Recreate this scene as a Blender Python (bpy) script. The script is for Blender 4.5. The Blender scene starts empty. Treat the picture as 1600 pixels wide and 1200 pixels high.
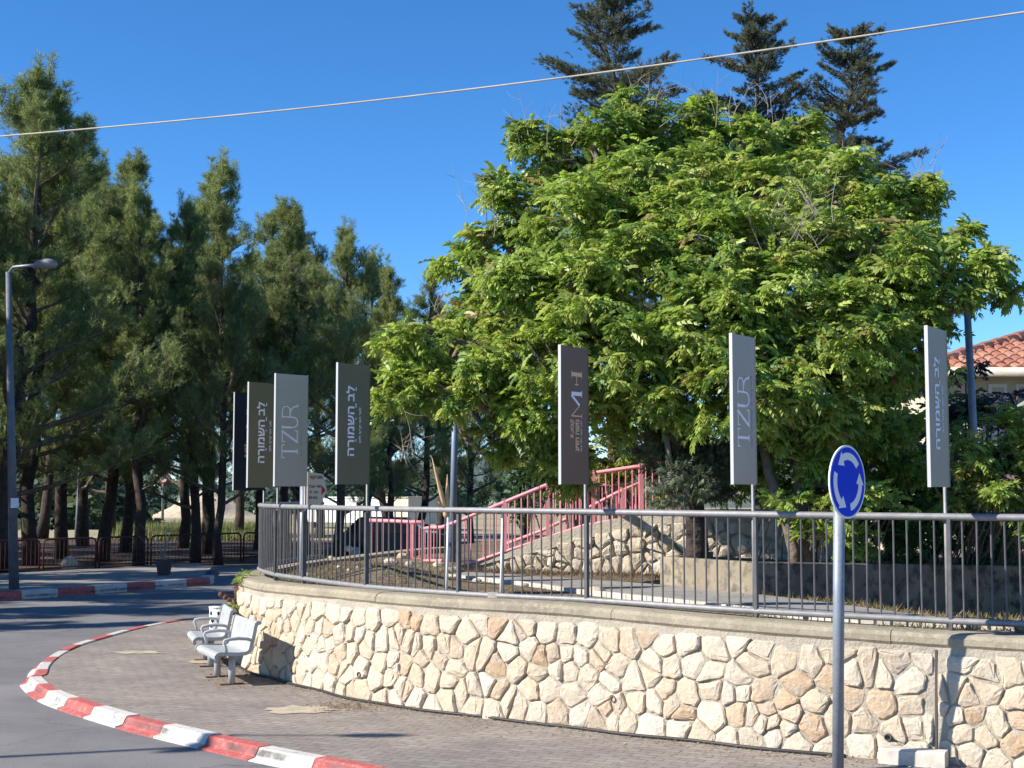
import bpy, math, random
import numpy as np
from mathutils import Vector, Matrix
random.seed(7); RNG = np.random.default_rng(7)
scene = bpy.context.scene
# ------------------------------------------------------------------ camera, sky, sun, exposure
F = 2222.0; CAMZ = 2.35; TH = math.atan(170.0 / F)
cam = bpy.data.cameras.new('camera'); cam.sensor_width = 36; cam.lens = 36 * F / 1600; cam.clip_end = 3000
camo = bpy.data.objects.new('camera', cam); scene.collection.objects.link(camo)
camo.location = (0, 0, CAMZ); camo.rotation_euler = (math.pi / 2 + TH, 0, 0)
scene.camera = camo
SUN_AZ = Vector((-0.955, -0.295)).normalized(); SUN_EL = math.radians(35)
world = bpy.data.worlds.new('World'); scene.world = world; world.use_nodes = True
wn = world.node_tree.nodes; wl = world.node_tree.links
sky = wn.new('ShaderNodeTexSky'); sky.sky_type = 'NISHITA'; sky.sun_disc = False
sky.sun_elevation = SUN_EL; sky.sun_rotation = math.atan2(SUN_AZ.x, SUN_AZ.y)
sky.air_density = 0.85; sky.dust_density = 0.0; sky.ozone_density = 6.0; sky.altitude = 1500
hsv = wn.new('ShaderNodeHueSaturation'); hsv.inputs['Saturation'].default_value = 1.17
wl.new(sky.outputs[0], hsv.inputs['Color']); wl.new(hsv.outputs[0], wn['Background'].inputs[0]); wn['Background'].inputs[1].default_value = 0.115
sl = bpy.data.lights.new('sun', 'SUN'); sl.energy = 4.6; sl.angle = math.radians(0.5); sl.color = (1.0, 0.94, 0.85)
so = bpy.data.objects.new('sun', sl); scene.collection.objects.link(so)
sd = Vector((SUN_AZ.x * math.cos(SUN_EL), SUN_AZ.y * math.cos(SUN_EL), math.sin(SUN_EL)))
so.rotation_euler = sd.to_track_quat('Z', 'Y').to_euler(); so.location = sd * 60
vs = scene.view_settings; vs.view_transform = 'Standard'; vs.look = 'None'; vs.exposure = 0.88; vs.gamma = 1; vs.use_curve_mapping = False
scene.cycles.max_bounces = 6; scene.cycles.diffuse_bounces = 3; scene.cycles.transmission_bounces = 4; scene.cycles.transparent_max_bounces = 6

# ------------------------------------------------------------------ helpers
COL = scene.collection
def ray(px, py):
    cx, cy = (px - 800) / F, (600 - py) / F
    return Vector((cx, math.cos(TH) - cy * math.sin(TH), math.sin(TH) + cy * math.cos(TH)))
def P(px, py, Y):
    d = ray(px, py); return Vector((0, 0, CAMZ)) + d * (Y / d.y)
def G(px, py, z=0.0):
    d = ray(px, py); return Vector((0, 0, CAMZ)) + d * ((z - CAMZ) / d.z)
def proj(p):
    x, y, z = p[0], p[1], p[2] - CAMZ
    w = y * math.cos(TH) + z * math.sin(TH); v = -y * math.sin(TH) + z * math.cos(TH)
    return 800 + F * x / w, 600 - F * v / w
class MB:
    def __init__(s): s.v = []; s.f = []
    def add(s, vs, fs):
        o = len(s.v); s.v.extend([tuple(p) for p in vs]); s.f.extend([tuple(i + o for i in f) for f in fs]); return s
    def box(s, c, size, rz=0, ax=None):
        hx, hy, hz = [k / 2 for k in size]
        if ax is None:
            ca, sa = math.cos(rz), math.sin(rz); ax = (Vector((ca, sa, 0)), Vector((-sa, ca, 0)), Vector((0, 0, 1)))
        c = Vector(c)
        vs = [c + ax[0] * hx * a + ax[1] * hy * b + ax[2] * hz * d for d in (-1, 1) for a, b in ((-1, -1), (1, -1), (1, 1), (-1, 1))]
        return s.add(vs, [(3, 2, 1, 0), (4, 5, 6, 7), (0, 1, 5, 4), (1, 2, 6, 5), (2, 3, 7, 6), (3, 0, 4, 7)])
    def tube(s, pts, r, n=8, cap=True):
        pts = [Vector(p) for p in pts]; m = len(pts)
        rs = r if isinstance(r, (list, tuple)) else [r] * m
        vs = []; ref = None
        for i, p in enumerate(pts):
            t = (pts[min(i + 1, m - 1)] - pts[max(i - 1, 0)]).normalized()
            if ref is None: ref = Vector((0, 0, 1)) if abs(t.z) < 0.9 else Vector((1, 0, 0))
            a = (ref - t * ref.dot(t)).normalized(); b = t.cross(a); ref = a
            for k in range(n):
                q = 2 * math.pi * k / n; vs.append(p + (a * math.cos(q) + b * math.sin(q)) * rs[i])
        fs = [(i * n + k, i * n + (k + 1) % n, (i + 1) * n + (k + 1) % n, (i + 1) * n + k) for i in range(m - 1) for k in range(n)]
        if cap: fs += [tuple(range(n - 1, -1, -1)), tuple((m - 1) * n + k for k in range(n))]
        return s.add(vs, fs)
    def sweep(s, frames, prof, closed=True, cap=True):
        """frames: list of (origin, axis_a, axis_b); prof list of (a,b)"""
        n = len(prof); vs = [o + A * a + B * b for o, A, B in frames for a, b in prof]
        k2 = n if closed else n - 1
        fs = [(i * n + k, i * n + (k + 1) % n, (i + 1) * n + (k + 1) % n, (i + 1) * n + k) for i in range(len(frames) - 1) for k in range(k2)]
        if cap and closed: fs += [tuple(range(n - 1, -1, -1)), tuple((len(frames) - 1) * n + k for k in range(n))]
        return s.add(vs, fs)
    def prism(s, poly, o, A, B, N, t):
        n = len(poly); vs = [o + A * a + B * b for a, b in poly] + [o + A * a + B * b + N * t for a, b in poly]
        return s.add(vs, [tuple(range(n - 1, -1, -1)), tuple(range(n, 2 * n))] + [(k, (k + 1) % n, n + (k + 1) % n, n + k) for k in range(n)])
    def sphere(s, c, r, n=10, m=6, sc=(1, 1, 1)):
        c = Vector(c); vs = []; fs = []
        for j in range(m + 1):
            th = math.pi * j / m
            for i in range(n):
                q = 2 * math.pi * i / n
                vs.append(c + Vector((math.sin(th) * math.cos(q) * sc[0], math.sin(th) * math.sin(q) * sc[1], math.cos(th) * sc[2])) * r)
        for j in range(m):
            for i in range(n): fs.append((j * n + i, (j + 1) * n + i, (j + 1) * n + (i + 1) % n, j * n + (i + 1) % n))
        return s.add(vs, fs)
    def mesh(s, name, smooth=False):
        me = bpy.data.meshes.new(name); me.from_pydata(s.v, [], s.f); me.update()
        if smooth: me.shade_smooth()
        return me
    def build(s, name, mat, parent=None, smooth=False, loc=None):
        return link(name, s.mesh(name, smooth), mat, parent, loc)
def link(name, me, mat=None, parent=None, loc=None):
    if mat is not None and len(me.materials) == 0: me.materials.append(mat)
    o = bpy.data.objects.new(name, me); COL.objects.link(o)
    if parent is not None:
        o.parent = parent; o.matrix_parent_inverse = Matrix.Translation(-Vector(parent.location)) if parent.type == 'EMPTY' or parent.location.length > 0 else Matrix()
    if loc is not None: o.location = loc
    return o
def tag(o, label=None, cat=None, group=None, kind=None):
    if label: o['label'] = label
    if cat: o['category'] = cat
    if group: o['group'] = group
    if kind: o['kind'] = kind
    return o
def thing(name, loc, label, cat, group=None):
    o = bpy.data.objects.new(name, None); COL.objects.link(o); o.location = loc; o.empty_display_size = 0.2
    return tag(o, label, cat, group)
def copy_tree(o, loc, rz=0, sc=(1, 1, 1)):
    c = o.copy(); COL.objects.link(c); c.location = loc; c.rotation_euler = (0, 0, rz); c.scale = sc
    for ch in o.children:
        d = ch.copy(); COL.objects.link(d); d.parent = c
    return c
def npmesh(name, verts, faces_n, mat, col=None, smooth=False, normals=None):
    """verts (N,3) with consecutive faces of faces_n verts each; col (nfaces,3)"""
    me = bpy.data.meshes.new(name); nv = len(verts); nf = nv // faces_n
    me.vertices.add(nv); me.vertices.foreach_set('co', np.ascontiguousarray(verts, dtype=np.float32).ravel())
    me.loops.add(nv); me.loops.foreach_set('vertex_index', np.arange(nv, dtype=np.int32))
    me.polygons.add(nf); me.polygons.foreach_set('loop_start', np.arange(0, nv, faces_n, dtype=np.int32))
    try: me.polygons.foreach_set('loop_total', np.full(nf, faces_n, dtype=np.int32))
    except Exception: pass
    me.update(calc_edges=True)
    if col is not None:
        a = me.attributes.new('tint', 'FLOAT_COLOR', 'FACE')
        c4 = np.ones((nf, 4), dtype=np.float32); c4[:, :3] = col; a.data.foreach_set('color', c4.ravel())
    me.materials.append(mat)
    return me
def catmull(pts, step=0.1):
    pts = [np.array(p, float) for p in pts]; pts = [2 * pts[0] - pts[1]] + pts + [2 * pts[-1] - pts[-2]]
    out = []
    for i in range(1, len(pts) - 2):
        p0, p1, p2, p3 = pts[i - 1:i + 3]
        for t in np.linspace(0, 1, 24, endpoint=False):
            out.append(0.5 * ((2 * p1) + (-p0 + p2) * t + (2 * p0 - 5 * p1 + 4 * p2 - p3) * t * t + (-p0 + 3 * p1 - 3 * p2 + p3) * t ** 3))
    out.append(pts[-2]); out = np.array(out)
    L = np.concatenate([[0], np.cumsum(np.linalg.norm(np.diff(out, axis=0), axis=1))])
    n = max(2, int(L[-1] / step) + 1); s = np.linspace(0, L[-1], n)
    return np.stack([np.interp(s, L, out[:, k]) for k in range(out.shape[1])], 1)
def normals2(c):
    t = np.gradient(c[:, :2], axis=0); t /= np.linalg.norm(t, axis=1)[:, None]
    return np.stack([t[:, 1], -t[:, 0]], 1)       # right of travel
def arclen(c): return np.concatenate([[0], np.cumsum(np.linalg.norm(np.diff(c[:, :2], axis=0), axis=1))])

# ------------------------------------------------------------------ materials
def mat(name, col, rough=0.8, metal=0.0, noise=None, bump=None, spec=0.3, rnd=None, extra=None):
    """noise: list of (scale, colour2, low, high, detail); bump: (scale, strength, distance); rnd: colour list by object"""
    m = bpy.data.materials.new(name); m.use_nodes = True; nt = m.node_tree; N = nt.nodes; L = nt.links
    b = N['Principled BSDF']; b.inputs['Roughness'].default_value = rough; b.inputs['Metallic'].default_value = metal
    b.inputs['Specular IOR Level'].default_value = spec
    tc = N.new('ShaderNodeTexCoord')
    geo = N.new('ShaderNodeNewGeometry')
    cur = None
    if rnd:
        oi = N.new('ShaderNodeObjectInfo'); cr = N.new('ShaderNodeValToRGB'); cr.color_ramp.interpolation = 'CONSTANT' if rnd[0] == 'c' else 'LINEAR'
        cols = rnd[1:]; el = cr.color_ramp.elements
        while len(el) < len(cols): el.new(0.5)
        for i, c in enumerate(cols): el[i].position = i / len(cols) if rnd[0] == 'c' else i / max(1, len(cols) - 1); el[i].color = (*c, 1)
        L.new(oi.outputs['Random'], cr.inputs[0]); cur = cr.outputs[0]
    for (sc, c2, lo, hi, det) in (noise or []):
        tx = N.new('ShaderNodeTexNoise'); tx.inputs['Scale'].default_value = sc; tx.inputs['Detail'].default_value = det; tx.inputs['Roughness'].default_value = 0.6
        L.new(geo.outputs['Position'], tx.inputs['Vector'])
        mr = N.new('ShaderNodeMapRange'); mr.inputs[1].default_value = lo; mr.inputs[2].default_value = hi; L.new(tx.outputs[0], mr.inputs[0])
        mx = N.new('ShaderNodeMix'); mx.data_type = 'RGBA'; L.new(mr.outputs[0], mx.inputs[0])
        if cur is None: mx.inputs[6].default_value = (*col, 1)
        else: L.new(cur, mx.inputs[6])
        mx.inputs[7].default_value = (*c2, 1); cur = mx.outputs[2]
    if cur is None: b.inputs['Base Color'].default_value = (*col, 1)
    else: L.new(cur, b.inputs['Base Color'])
    if bump:
        tx = N.new('ShaderNodeTexNoise'); tx.inputs['Scale'].default_value = bump[0]; tx.inputs['Detail'].default_value = 6; tx.inputs['Roughness'].default_value = 0.65
        L.new(geo.outputs['Position'], tx.inputs['Vector'])
        bp = N.new('ShaderNodeBump'); bp.inputs['Strength'].default_value = bump[1]; bp.inputs['Distance'].default_value = bump[2]
        L.new(tx.outputs[0], bp.inputs['Height']); L.new(bp.outputs[0], b.inputs['Normal'])
    return m
def leafmat(name, rough=0.55, trans=0.35, tcol=1.3, spec=0.35):
    m = bpy.data.materials.new(name); m.use_nodes = True; nt = m.node_tree; N = nt.nodes; L = nt.links
    b = N['Principled BSDF']; b.inputs['Roughness'].default_value = rough; b.inputs['Specular IOR Level'].default_value = spec
    at = N.new('ShaderNodeAttribute'); at.attribute_name = 'tint'
    L.new(at.outputs['Color'], b.inputs['Base Color'])
    tr = N.new('ShaderNodeBsdfTranslucent'); mx = N.new('ShaderNodeMixShader'); mx.inputs[0].default_value = trans
    hv = N.new('ShaderNodeHueSaturation'); hv.inputs['Value'].default_value = tcol; hv.inputs['Saturation'].default_value = 1.1
    L.new(at.outputs['Color'], hv.inputs['Color']); L.new(hv.outputs[0], tr.inputs['Color'])
    L.new(b.outputs[0], mx.inputs[1]); L.new(tr.outputs[0], mx.inputs[2]); L.new(mx.outputs[0], N['Material Output'].inputs[0])
    return m
M = {}
M['asphalt'] = mat('asphalt', (0.165, 0.155, 0.155), 0.85, noise=[(0.5, (0.205, 0.195, 0.19), 0.4, 0.65, 4), (3.0, (0.14, 0.132, 0.135), 0.52, 0.75, 5), (0.22, (0.235, 0.222, 0.215), 0.5, 0.62, 3), (35, (0.10, 0.095, 0.095), 0.58, 0.72, 3), (70, (0.30, 0.285, 0.275), 0.6, 0.75, 2)], bump=(70, 0.7, 0.012))
M['soil'] = mat('soil', (0.16, 0.115, 0.075), 0.95, noise=[(1.2, (0.24, 0.18, 0.12), 0.4, 0.6, 6), (7, (0.10, 0.07, 0.045), 0.5, 0.68, 6), (2.5, (0.15, 0.16, 0.06), 0.56, 0.7, 5)], bump=(9, 0.9, 0.08))
M['litter'] = mat('litter', (0.085, 0.054, 0.037), 0.95, noise=[(0.25, (0.115, 0.074, 0.05), 0.4, 0.65, 6), (3, (0.055, 0.036, 0.026), 0.5, 0.7, 6)], bump=(4, 0.8, 0.1))
M['field'] = mat('field', (0.36, 0.29, 0.19), 0.95, noise=[(0.12, (0.20, 0.22, 0.08), 0.45, 0.62, 5), (1.0, (0.44, 0.36, 0.25), 0.5, 0.7, 5)], bump=(2, 0.6, 0.1))
M['gravel'] = mat('gravel', (0.55, 0.45, 0.32), 0.95, noise=[(1.5, (0.42, 0.33, 0.22), 0.45, 0.65, 6)], bump=(6, 0.9, 0.15))
M['mortar'] = mat('mortar', (0.42, 0.37, 0.29), 0.95, noise=[(4, (0.33, 0.29, 0.225), 0.45, 0.65, 6), (30, (0.39, 0.35, 0.29), 0.5, 0.7, 4)], bump=(28, 0.9, 0.025))
M['cap'] = mat('cap', (0.33, 0.285, 0.205), 0.9, noise=[(2.2, (0.25, 0.215, 0.155), 0.42, 0.62, 6), (18, (0.38, 0.34, 0.25), 0.5, 0.7, 5), (50, (0.17, 0.145, 0.105), 0.60, 0.72, 3)], bump=(40, 0.6, 0.012))
M['stone'] = mat('stone', (0.6, 0.5, 0.4), 0.9, rnd=['l', (0.52, 0.43, 0.315), (0.57, 0.49, 0.375), (0.50, 0.40, 0.28), (0.58, 0.51, 0.41), (0.54, 0.445, 0.32), (0.47, 0.375, 0.265), (0.57, 0.49, 0.375), (0.45, 0.31, 0.19), (0.55, 0.47, 0.36)],
                 noise=[(4.5, (0.50, 0.36, 0.22), 0.59, 0.80, 5), (11, (0.41, 0.365, 0.30), 0.54, 0.70, 6), (26, (0.60, 0.55, 0.46), 0.55, 0.75, 5), (40, (0.28, 0.23, 0.17), 0.62, 0.72, 4)], bump=(22, 0.8, 0.02))
M['stone2'] = mat('stone2', (0.5, 0.44, 0.34), 0.9, rnd=['l', (0.54, 0.46, 0.34), (0.60, 0.53, 0.42), (0.48, 0.39, 0.28), (0.58, 0.52, 0.41)],
                  noise=[(5, (0.42, 0.30, 0.19), 0.56, 0.75, 5), (14, (0.34, 0.29, 0.23), 0.5, 0.7, 6)], bump=(20, 0.8, 0.03))
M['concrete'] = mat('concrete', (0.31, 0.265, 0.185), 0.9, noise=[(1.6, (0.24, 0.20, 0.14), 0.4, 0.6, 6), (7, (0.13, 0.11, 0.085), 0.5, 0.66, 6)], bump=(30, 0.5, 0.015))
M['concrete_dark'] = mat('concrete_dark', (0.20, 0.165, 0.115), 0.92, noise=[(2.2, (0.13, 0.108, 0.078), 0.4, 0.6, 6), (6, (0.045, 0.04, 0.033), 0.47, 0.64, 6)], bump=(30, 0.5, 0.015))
M['path'] = mat('path', (0.30, 0.28, 0.25), 0.9, noise=[(2, (0.24, 0.22, 0.20), 0.4, 0.6, 5), (12, (0.20, 0.18, 0.16), 0.55, 0.7, 5)], bump=(50, 0.5, 0.01))
M['edging'] = mat('edging', (0.56, 0.52, 0.45), 0.9, noise=[(6, (0.45, 0.40, 0.33), 0.45, 0.65, 5)], bump=(30, 0.4, 0.01))
M['galv'] = mat('galv', (0.215, 0.213, 0.215), 0.6, 0.3, noise=[(14, (0.28, 0.275, 0.27), 0.4, 0.7, 5), (5, (0.27, 0.24, 0.22), 0.6, 0.75, 5)], spec=0.5)
M['galv_dark'] = mat('galv_dark', (0.10, 0.098, 0.10), 0.6, 0.3, noise=[(9, (0.14, 0.13, 0.125), 0.45, 0.7, 4)], spec=0.5)
M['pole'] = mat('pole', (0.21, 0.24, 0.285), 0.5, 0.25, noise=[(6, (0.26, 0.29, 0.33), 0.4, 0.7, 5), (25, (0.18, 0.20, 0.23), 0.55, 0.7, 4)], spec=0.5)
M['pole_dim'] = mat('pole_dim', (0.12, 0.135, 0.155), 0.6, 0.2, noise=[(5, (0.16, 0.175, 0.19), 0.4, 0.7, 4)])
M['pole_blue'] = mat('pole_blue', (0.16, 0.20, 0.28), 0.5, 0.2, noise=[(5, (0.21, 0.25, 0.32), 0.4, 0.7, 4)])
M['red_paint'] = mat('red_paint', (0.44, 0.095, 0.085), 0.8, noise=[(3, (0.42, 0.09, 0.08), 0.4, 0.65, 5), (16, (0.52, 0.21, 0.18), 0.5, 0.7, 6), (9, (0.22, 0.16, 0.14), 0.57, 0.68, 6), (45, (0.36, 0.28, 0.24), 0.6, 0.68, 4)], bump=(50, 0.4, 0.008))
M['white_paint'] = mat('white_paint', (0.58, 0.555, 0.50), 0.8, noise=[(4, (0.48, 0.455, 0.40), 0.45, 0.7, 5), (10, (0.28, 0.26, 0.235), 0.58, 0.69, 6), (45, (0.36, 0.33, 0.29), 0.6, 0.68, 4)], bump=(50, 0.4, 0.008))
M['kerb_dirty'] = mat('kerb_dirty', (0.25, 0.24, 0.23), 0.9, noise=[(10, (0.14, 0.135, 0.13), 0.45, 0.65, 5)], bump=(50, 0.4, 0.008))
M['pink'] = mat('pink', (0.72, 0.30, 0.33), 0.55, noise=[(3, (0.64, 0.24, 0.27), 0.4, 0.65, 4), (20, (0.40, 0.17, 0.13), 0.62, 0.72, 5)])
M['dark_red'] = mat('dark_red', (0.075, 0.02, 0.018), 0.7, noise=[(6, (0.05, 0.015, 0.014), 0.45, 0.65, 4)])
M['bench'] = mat('bench', (0.38, 0.39, 0.385), 0.55, noise=[(8, (0.31, 0.315, 0.305), 0.45, 0.7, 5)], spec=0.4)
M['bark'] = mat('bark', (0.075, 0.056, 0.045), 0.95, noise=[(6, (0.042, 0.032, 0.027), 0.45, 0.65, 6)], bump=(14, 1.0, 0.05))
M['bark_grey'] = mat('bark_grey', (0.19, 0.15, 0.115), 0.95, noise=[(7, (0.11, 0.085, 0.065), 0.45, 0.65, 6)], bump=(18, 1.0, 0.03))
M['twig'] = mat('twig', (0.30, 0.25, 0.20), 0.9)
M['leaf'] = leafmat('leaf', 0.42, 0.40, 1.5, 0.35)
M['needle'] = leafmat('needle', 0.5, 0.32, 1.3)
M['grass'] = leafmat('grass', 0.8, 0.25, 1.1)
M['hose'] = mat('hose', (0.035, 0.033, 0.032), 0.5)
M['rust'] = mat('rust', (0.17, 0.085, 0.05), 0.9, noise=[(15, (0.10, 0.05, 0.035), 0.4, 0.65, 5)], bump=(40, 0.6, 0.01))
M['white'] = mat('white', (0.76, 0.76, 0.74), 0.5)
M['cream'] = mat('cream', (0.62, 0.55, 0.43), 0.85, noise=[(1, (0.56, 0.50, 0.39), 0.4, 0.65, 5)], bump=(30, 0.3, 0.01))
M['tile'] = mat('tile', (0.45, 0.17, 0.09), 0.8, rnd=['l', (0.36, 0.165, 0.11), (0.28, 0.12, 0.08), (0.42, 0.22, 0.155), (0.31, 0.13, 0.085), (0.40, 0.18, 0.115)], noise=[(7, (0.30, 0.13, 0.09), 0.52, 0.72, 5)], bump=(20, 0.4, 0.01))
M['glass'] = mat('glass', (0.02, 0.025, 0.03), 0.08, spec=0.6)
M['car'] = mat('car', (0.02, 0.022, 0.027), 0.3, 0.2, spec=0.5)
M['rubber'] = mat('rubber', (0.02, 0.02, 0.02), 0.8)
M['blue'] = mat('blue', (0.0, 0.045, 0.62), 0.5, spec=0.08)
M['sign_white'] = mat('sign_white', (0.74, 0.75, 0.78), 0.4)
M['sign_cream'] = mat('sign_cream', (0.62, 0.55, 0.42), 0.6)
M['sign_red'] = mat('sign_red', (0.45, 0.03, 0.03), 0.5)
M['text_brown'] = mat('text_brown', (0.22, 0.06, 0.04), 0.6)
M['text_white'] = mat('text_white', (0.88, 0.85, 0.88), 0.5)
M['text_gold'] = mat('text_gold', (0.85, 0.52, 0.29), 0.5)
M['text_faint'] = mat('text_faint', (0.44, 0.46, 0.48), 0.5)
M['alu'] = mat('alu', (0.50, 0.50, 0.49), 0.45, 0.3)
def pnl(n, c): return mat(n, c, 0.45, noise=[(350, tuple(k * 1.12 for k in c), 0.45, 0.7, 2), (1.2, tuple(k * 0.92 for k in c), 0.4, 0.7, 4)], spec=0.12)
M['p_navy'] = pnl('p_navy', (0.022, 0.026, 0.035)); M['p_olive'] = pnl('p_olive', (0.175, 0.165, 0.10)); M['p_tzur'] = pnl('p_tzur', (0.46, 0.43, 0.35))  # all boards but navy: colour warmed to stand in for warm bounced light
M['p_mh'] = pnl('p_mh', (0.20, 0.125, 0.088)); M['p_warm'] = pnl('p_warm', (0.37, 0.305, 0.225)); M['p_tzur2'] = pnl('p_tzur2', (0.43, 0.375, 0.30))
M['hill'] = mat('hill', (0.10, 0.12, 0.10), 0.95, noise=[(0.05, (0.22, 0.20, 0.13), 0.5, 0.65, 6)])
M['cable'] = mat('cable', (0.48, 0.43, 0.35), 0.7, noise=[(3, (0.36, 0.32, 0.26), 0.4, 0.65, 4)])
M['dry_wood'] = mat('dry_wood', (0.55, 0.37, 0.20), 0.8, noise=[(20, (0.42, 0.27, 0.14), 0.45, 0.65, 4)])
M['clay'] = mat('clay', (0.09, 0.07, 0.06), 0.9)
M['green_box'] = mat('green_box', (0.25, 0.30, 0.22), 0.6)

def paver_mat():
    m = mat('pavers', (0.265, 0.24, 0.21), 0.92, noise=[(2.2, (0.20, 0.18, 0.16), 0.55, 0.7, 6), (0.7, (0.33, 0.295, 0.25), 0.4, 0.62, 5), (14, (0.20, 0.175, 0.155), 0.5, 0.72, 4), (0.3, (0.22, 0.205, 0.19), 0.5, 0.7, 3)])
    N = m.node_tree.nodes; L = m.node_tree.links; b = N['Principled BSDF']
    src = b.inputs['Base Color'].links[0].from_socket
    geo = N.new('ShaderNodeNewGeometry'); mp = N.new('ShaderNodeMapping'); mp.inputs['Rotation'].default_value = (0, 0, 0.45)
    L.new(geo.outputs['Position'], mp.inputs[0])
    br = N.new('ShaderNodeTexBrick'); br.inputs['Scale'].default_value = 1; br.inputs['Mortar Size'].default_value = 0.008; br.inputs['Mortar Smooth'].default_value = 0.3
    br.inputs['Brick Width'].default_value = 0.22; br.inputs['Row Height'].default_value = 0.11
    br.inputs['Color1'].default_value = (1.0, 1.0, 1.0, 1); br.inputs['Color2'].default_value = (0.86, 0.80, 0.78, 1); br.inputs['Mortar'].default_value = (0.66, 0.6, 0.55, 1)
    L.new(mp.outputs[0], br.inputs[0])
    mx = N.new('ShaderNodeMix'); mx.data_type = 'RGBA'; mx.blend_type = 'MULTIPLY'; mx.inputs[0].default_value = 1
    L.new(src, mx.inputs[6]); L.new(br.outputs[0], mx.inputs[7]); L.new(mx.outputs[2], b.inputs['Base Color'])
    bp = N.new('ShaderNodeBump'); bp.invert = True; bp.inputs['Strength'].default_value = 0.5; bp.inputs['Distance'].default_value = 0.008
    L.new(br.outputs['Fac'], bp.inputs['Height']); L.new(bp.outputs[0], b.inputs['Normal'])
    return m
def scuff(m, amount):
    N = m.node_tree.nodes; L = m.node_tree.links; b = N['Principled BSDF']; src = b.inputs['Base Color'].links[0].from_socket
    geo = N.new('ShaderNodeNewGeometry'); sx = N.new('ShaderNodeSeparateXYZ'); L.new(geo.outputs['Position'], sx.inputs[0])
    m1 = N.new('ShaderNodeMapRange'); m1.inputs[1].default_value = 0.022; m1.inputs[2].default_value = 0.045; L.new(sx.outputs[2], m1.inputs[0])
    m2 = N.new('ShaderNodeMapRange'); m2.inputs[1].default_value = 0.104; m2.inputs[2].default_value = 0.085; L.new(sx.outputs[2], m2.inputs[0])
    tx = N.new('ShaderNodeTexNoise'); tx.inputs['Scale'].default_value = 1.6; tx.inputs['Detail'].default_value = 7; tx.inputs['Roughness'].default_value = 0.7; L.new(geo.outputs['Position'], tx.inputs['Vector'])
    m3 = N.new('ShaderNodeMapRange'); m3.inputs[1].default_value = 0.42; m3.inputs[2].default_value = 0.6; L.new(tx.outputs[0], m3.inputs[0])
    a = N.new('ShaderNodeMath'); a.operation = 'MULTIPLY'; L.new(m1.outputs[0], a.inputs[0]); L.new(m2.outputs[0], a.inputs[1])
    c = N.new('ShaderNodeMath'); c.operation = 'MULTIPLY'; L.new(a.outputs[0], c.inputs[0]); L.new(m3.outputs[0], c.inputs[1])
    d = N.new('ShaderNodeMath'); d.operation = 'MULTIPLY'; L.new(c.outputs[0], d.inputs[0]); d.inputs[1].default_value = amount
    mx = N.new('ShaderNodeMix'); mx.data_type = 'RGBA'; L.new(d.outputs[0], mx.inputs[0]); L.new(src, mx.inputs[6]); mx.inputs[7].default_value = (0.07, 0.066, 0.064, 1); L.new(mx.outputs[2], b.inputs['Base Color'])
scuff(M['red_paint'], 0.85); scuff(M['white_paint'], 0.85)
def cracks(m):
    N = m.node_tree.nodes; L = m.node_tree.links; b = N['Principled BSDF']; src = b.inputs['Base Color'].links[0].from_socket
    geo = N.new('ShaderNodeNewGeometry'); nz_ = N.new('ShaderNodeTexNoise'); nz_.inputs['Scale'].default_value = 1.3; nz_.inputs['Detail'].default_value = 5; L.new(geo.outputs['Position'], nz_.inputs['Vector'])
    va = N.new('ShaderNodeVectorMath'); va.operation = 'MULTIPLY_ADD'; va.inputs[1].default_value = (0.9, 0.9, 0); L.new(nz_.outputs['Color'], va.inputs[0]); L.new(geo.outputs['Position'], va.inputs[2])
    vo = N.new('ShaderNodeTexVoronoi'); vo.feature = 'DISTANCE_TO_EDGE'; vo.inputs['Scale'].default_value = 0.3; L.new(va.outputs[0], vo.inputs['Vector'])
    mr = N.new('ShaderNodeMapRange'); mr.inputs[1].default_value = 0.004; mr.inputs[2].default_value = 0.0; L.new(vo.outputs['Distance'], mr.inputs[0])
    mul = N.new('ShaderNodeMath'); mul.operation = 'MULTIPLY'; mul.inputs[1].default_value = 0.6; L.new(mr.outputs[0], mul.inputs[0])
    mx = N.new('ShaderNodeMix'); mx.data_type = 'RGBA'; L.new(mul.outputs[0], mx.inputs[0]); L.new(src, mx.inputs[6]); mx.inputs[7].default_value = (0.05, 0.047, 0.046, 1); L.new(mx.outputs[2], b.inputs['Base Color'])
cracks(M['asphalt'])
M['pavers'] = paver_mat()
M['ramp_paint'] = M['concrete']

# ------------------------------------------------------------------ setting: ground sheets
def sheet(name, poly, z, m, kind='structure'):
    mb = MB(); mb.add([(p[0], p[1], z if len(p) < 3 else p[2]) for p in poly], [tuple(range(len(poly)))])
    me = mb.mesh(name)
    import bmesh
    bm = bmesh.new(); bm.from_mesh(me); bmesh.ops.triangulate(bm, faces=bm.faces[:]); bmesh.ops.recalc_face_normals(bm, faces=bm.faces[:])
    if sum(f.normal.z for f in bm.faces) < 0: bmesh.ops.reverse_faces(bm, faces=bm.faces[:])
    bm.to_mesh(me); bm.free()
    o = link(name, me, m); o['kind'] = kind; return o
sheet('ground', [(-900, -300), (900, -300), (900, 1500), (-900, 1500)], -0.03, M['litter'])
sheet('field', [(-200, 84), (-40, 80), (10, 66), (120, 66), (400, 900), (-400, 900)], -0.02, M['field'])
sheet('road', [(-60, -12), (30, -12), (30, 12), (0, 20), (0, 40), (60, 56), (60, 62), (-6, 48), (-9.6, 46.2), (-60, 8)], 0.0, M['asphalt'])
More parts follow.
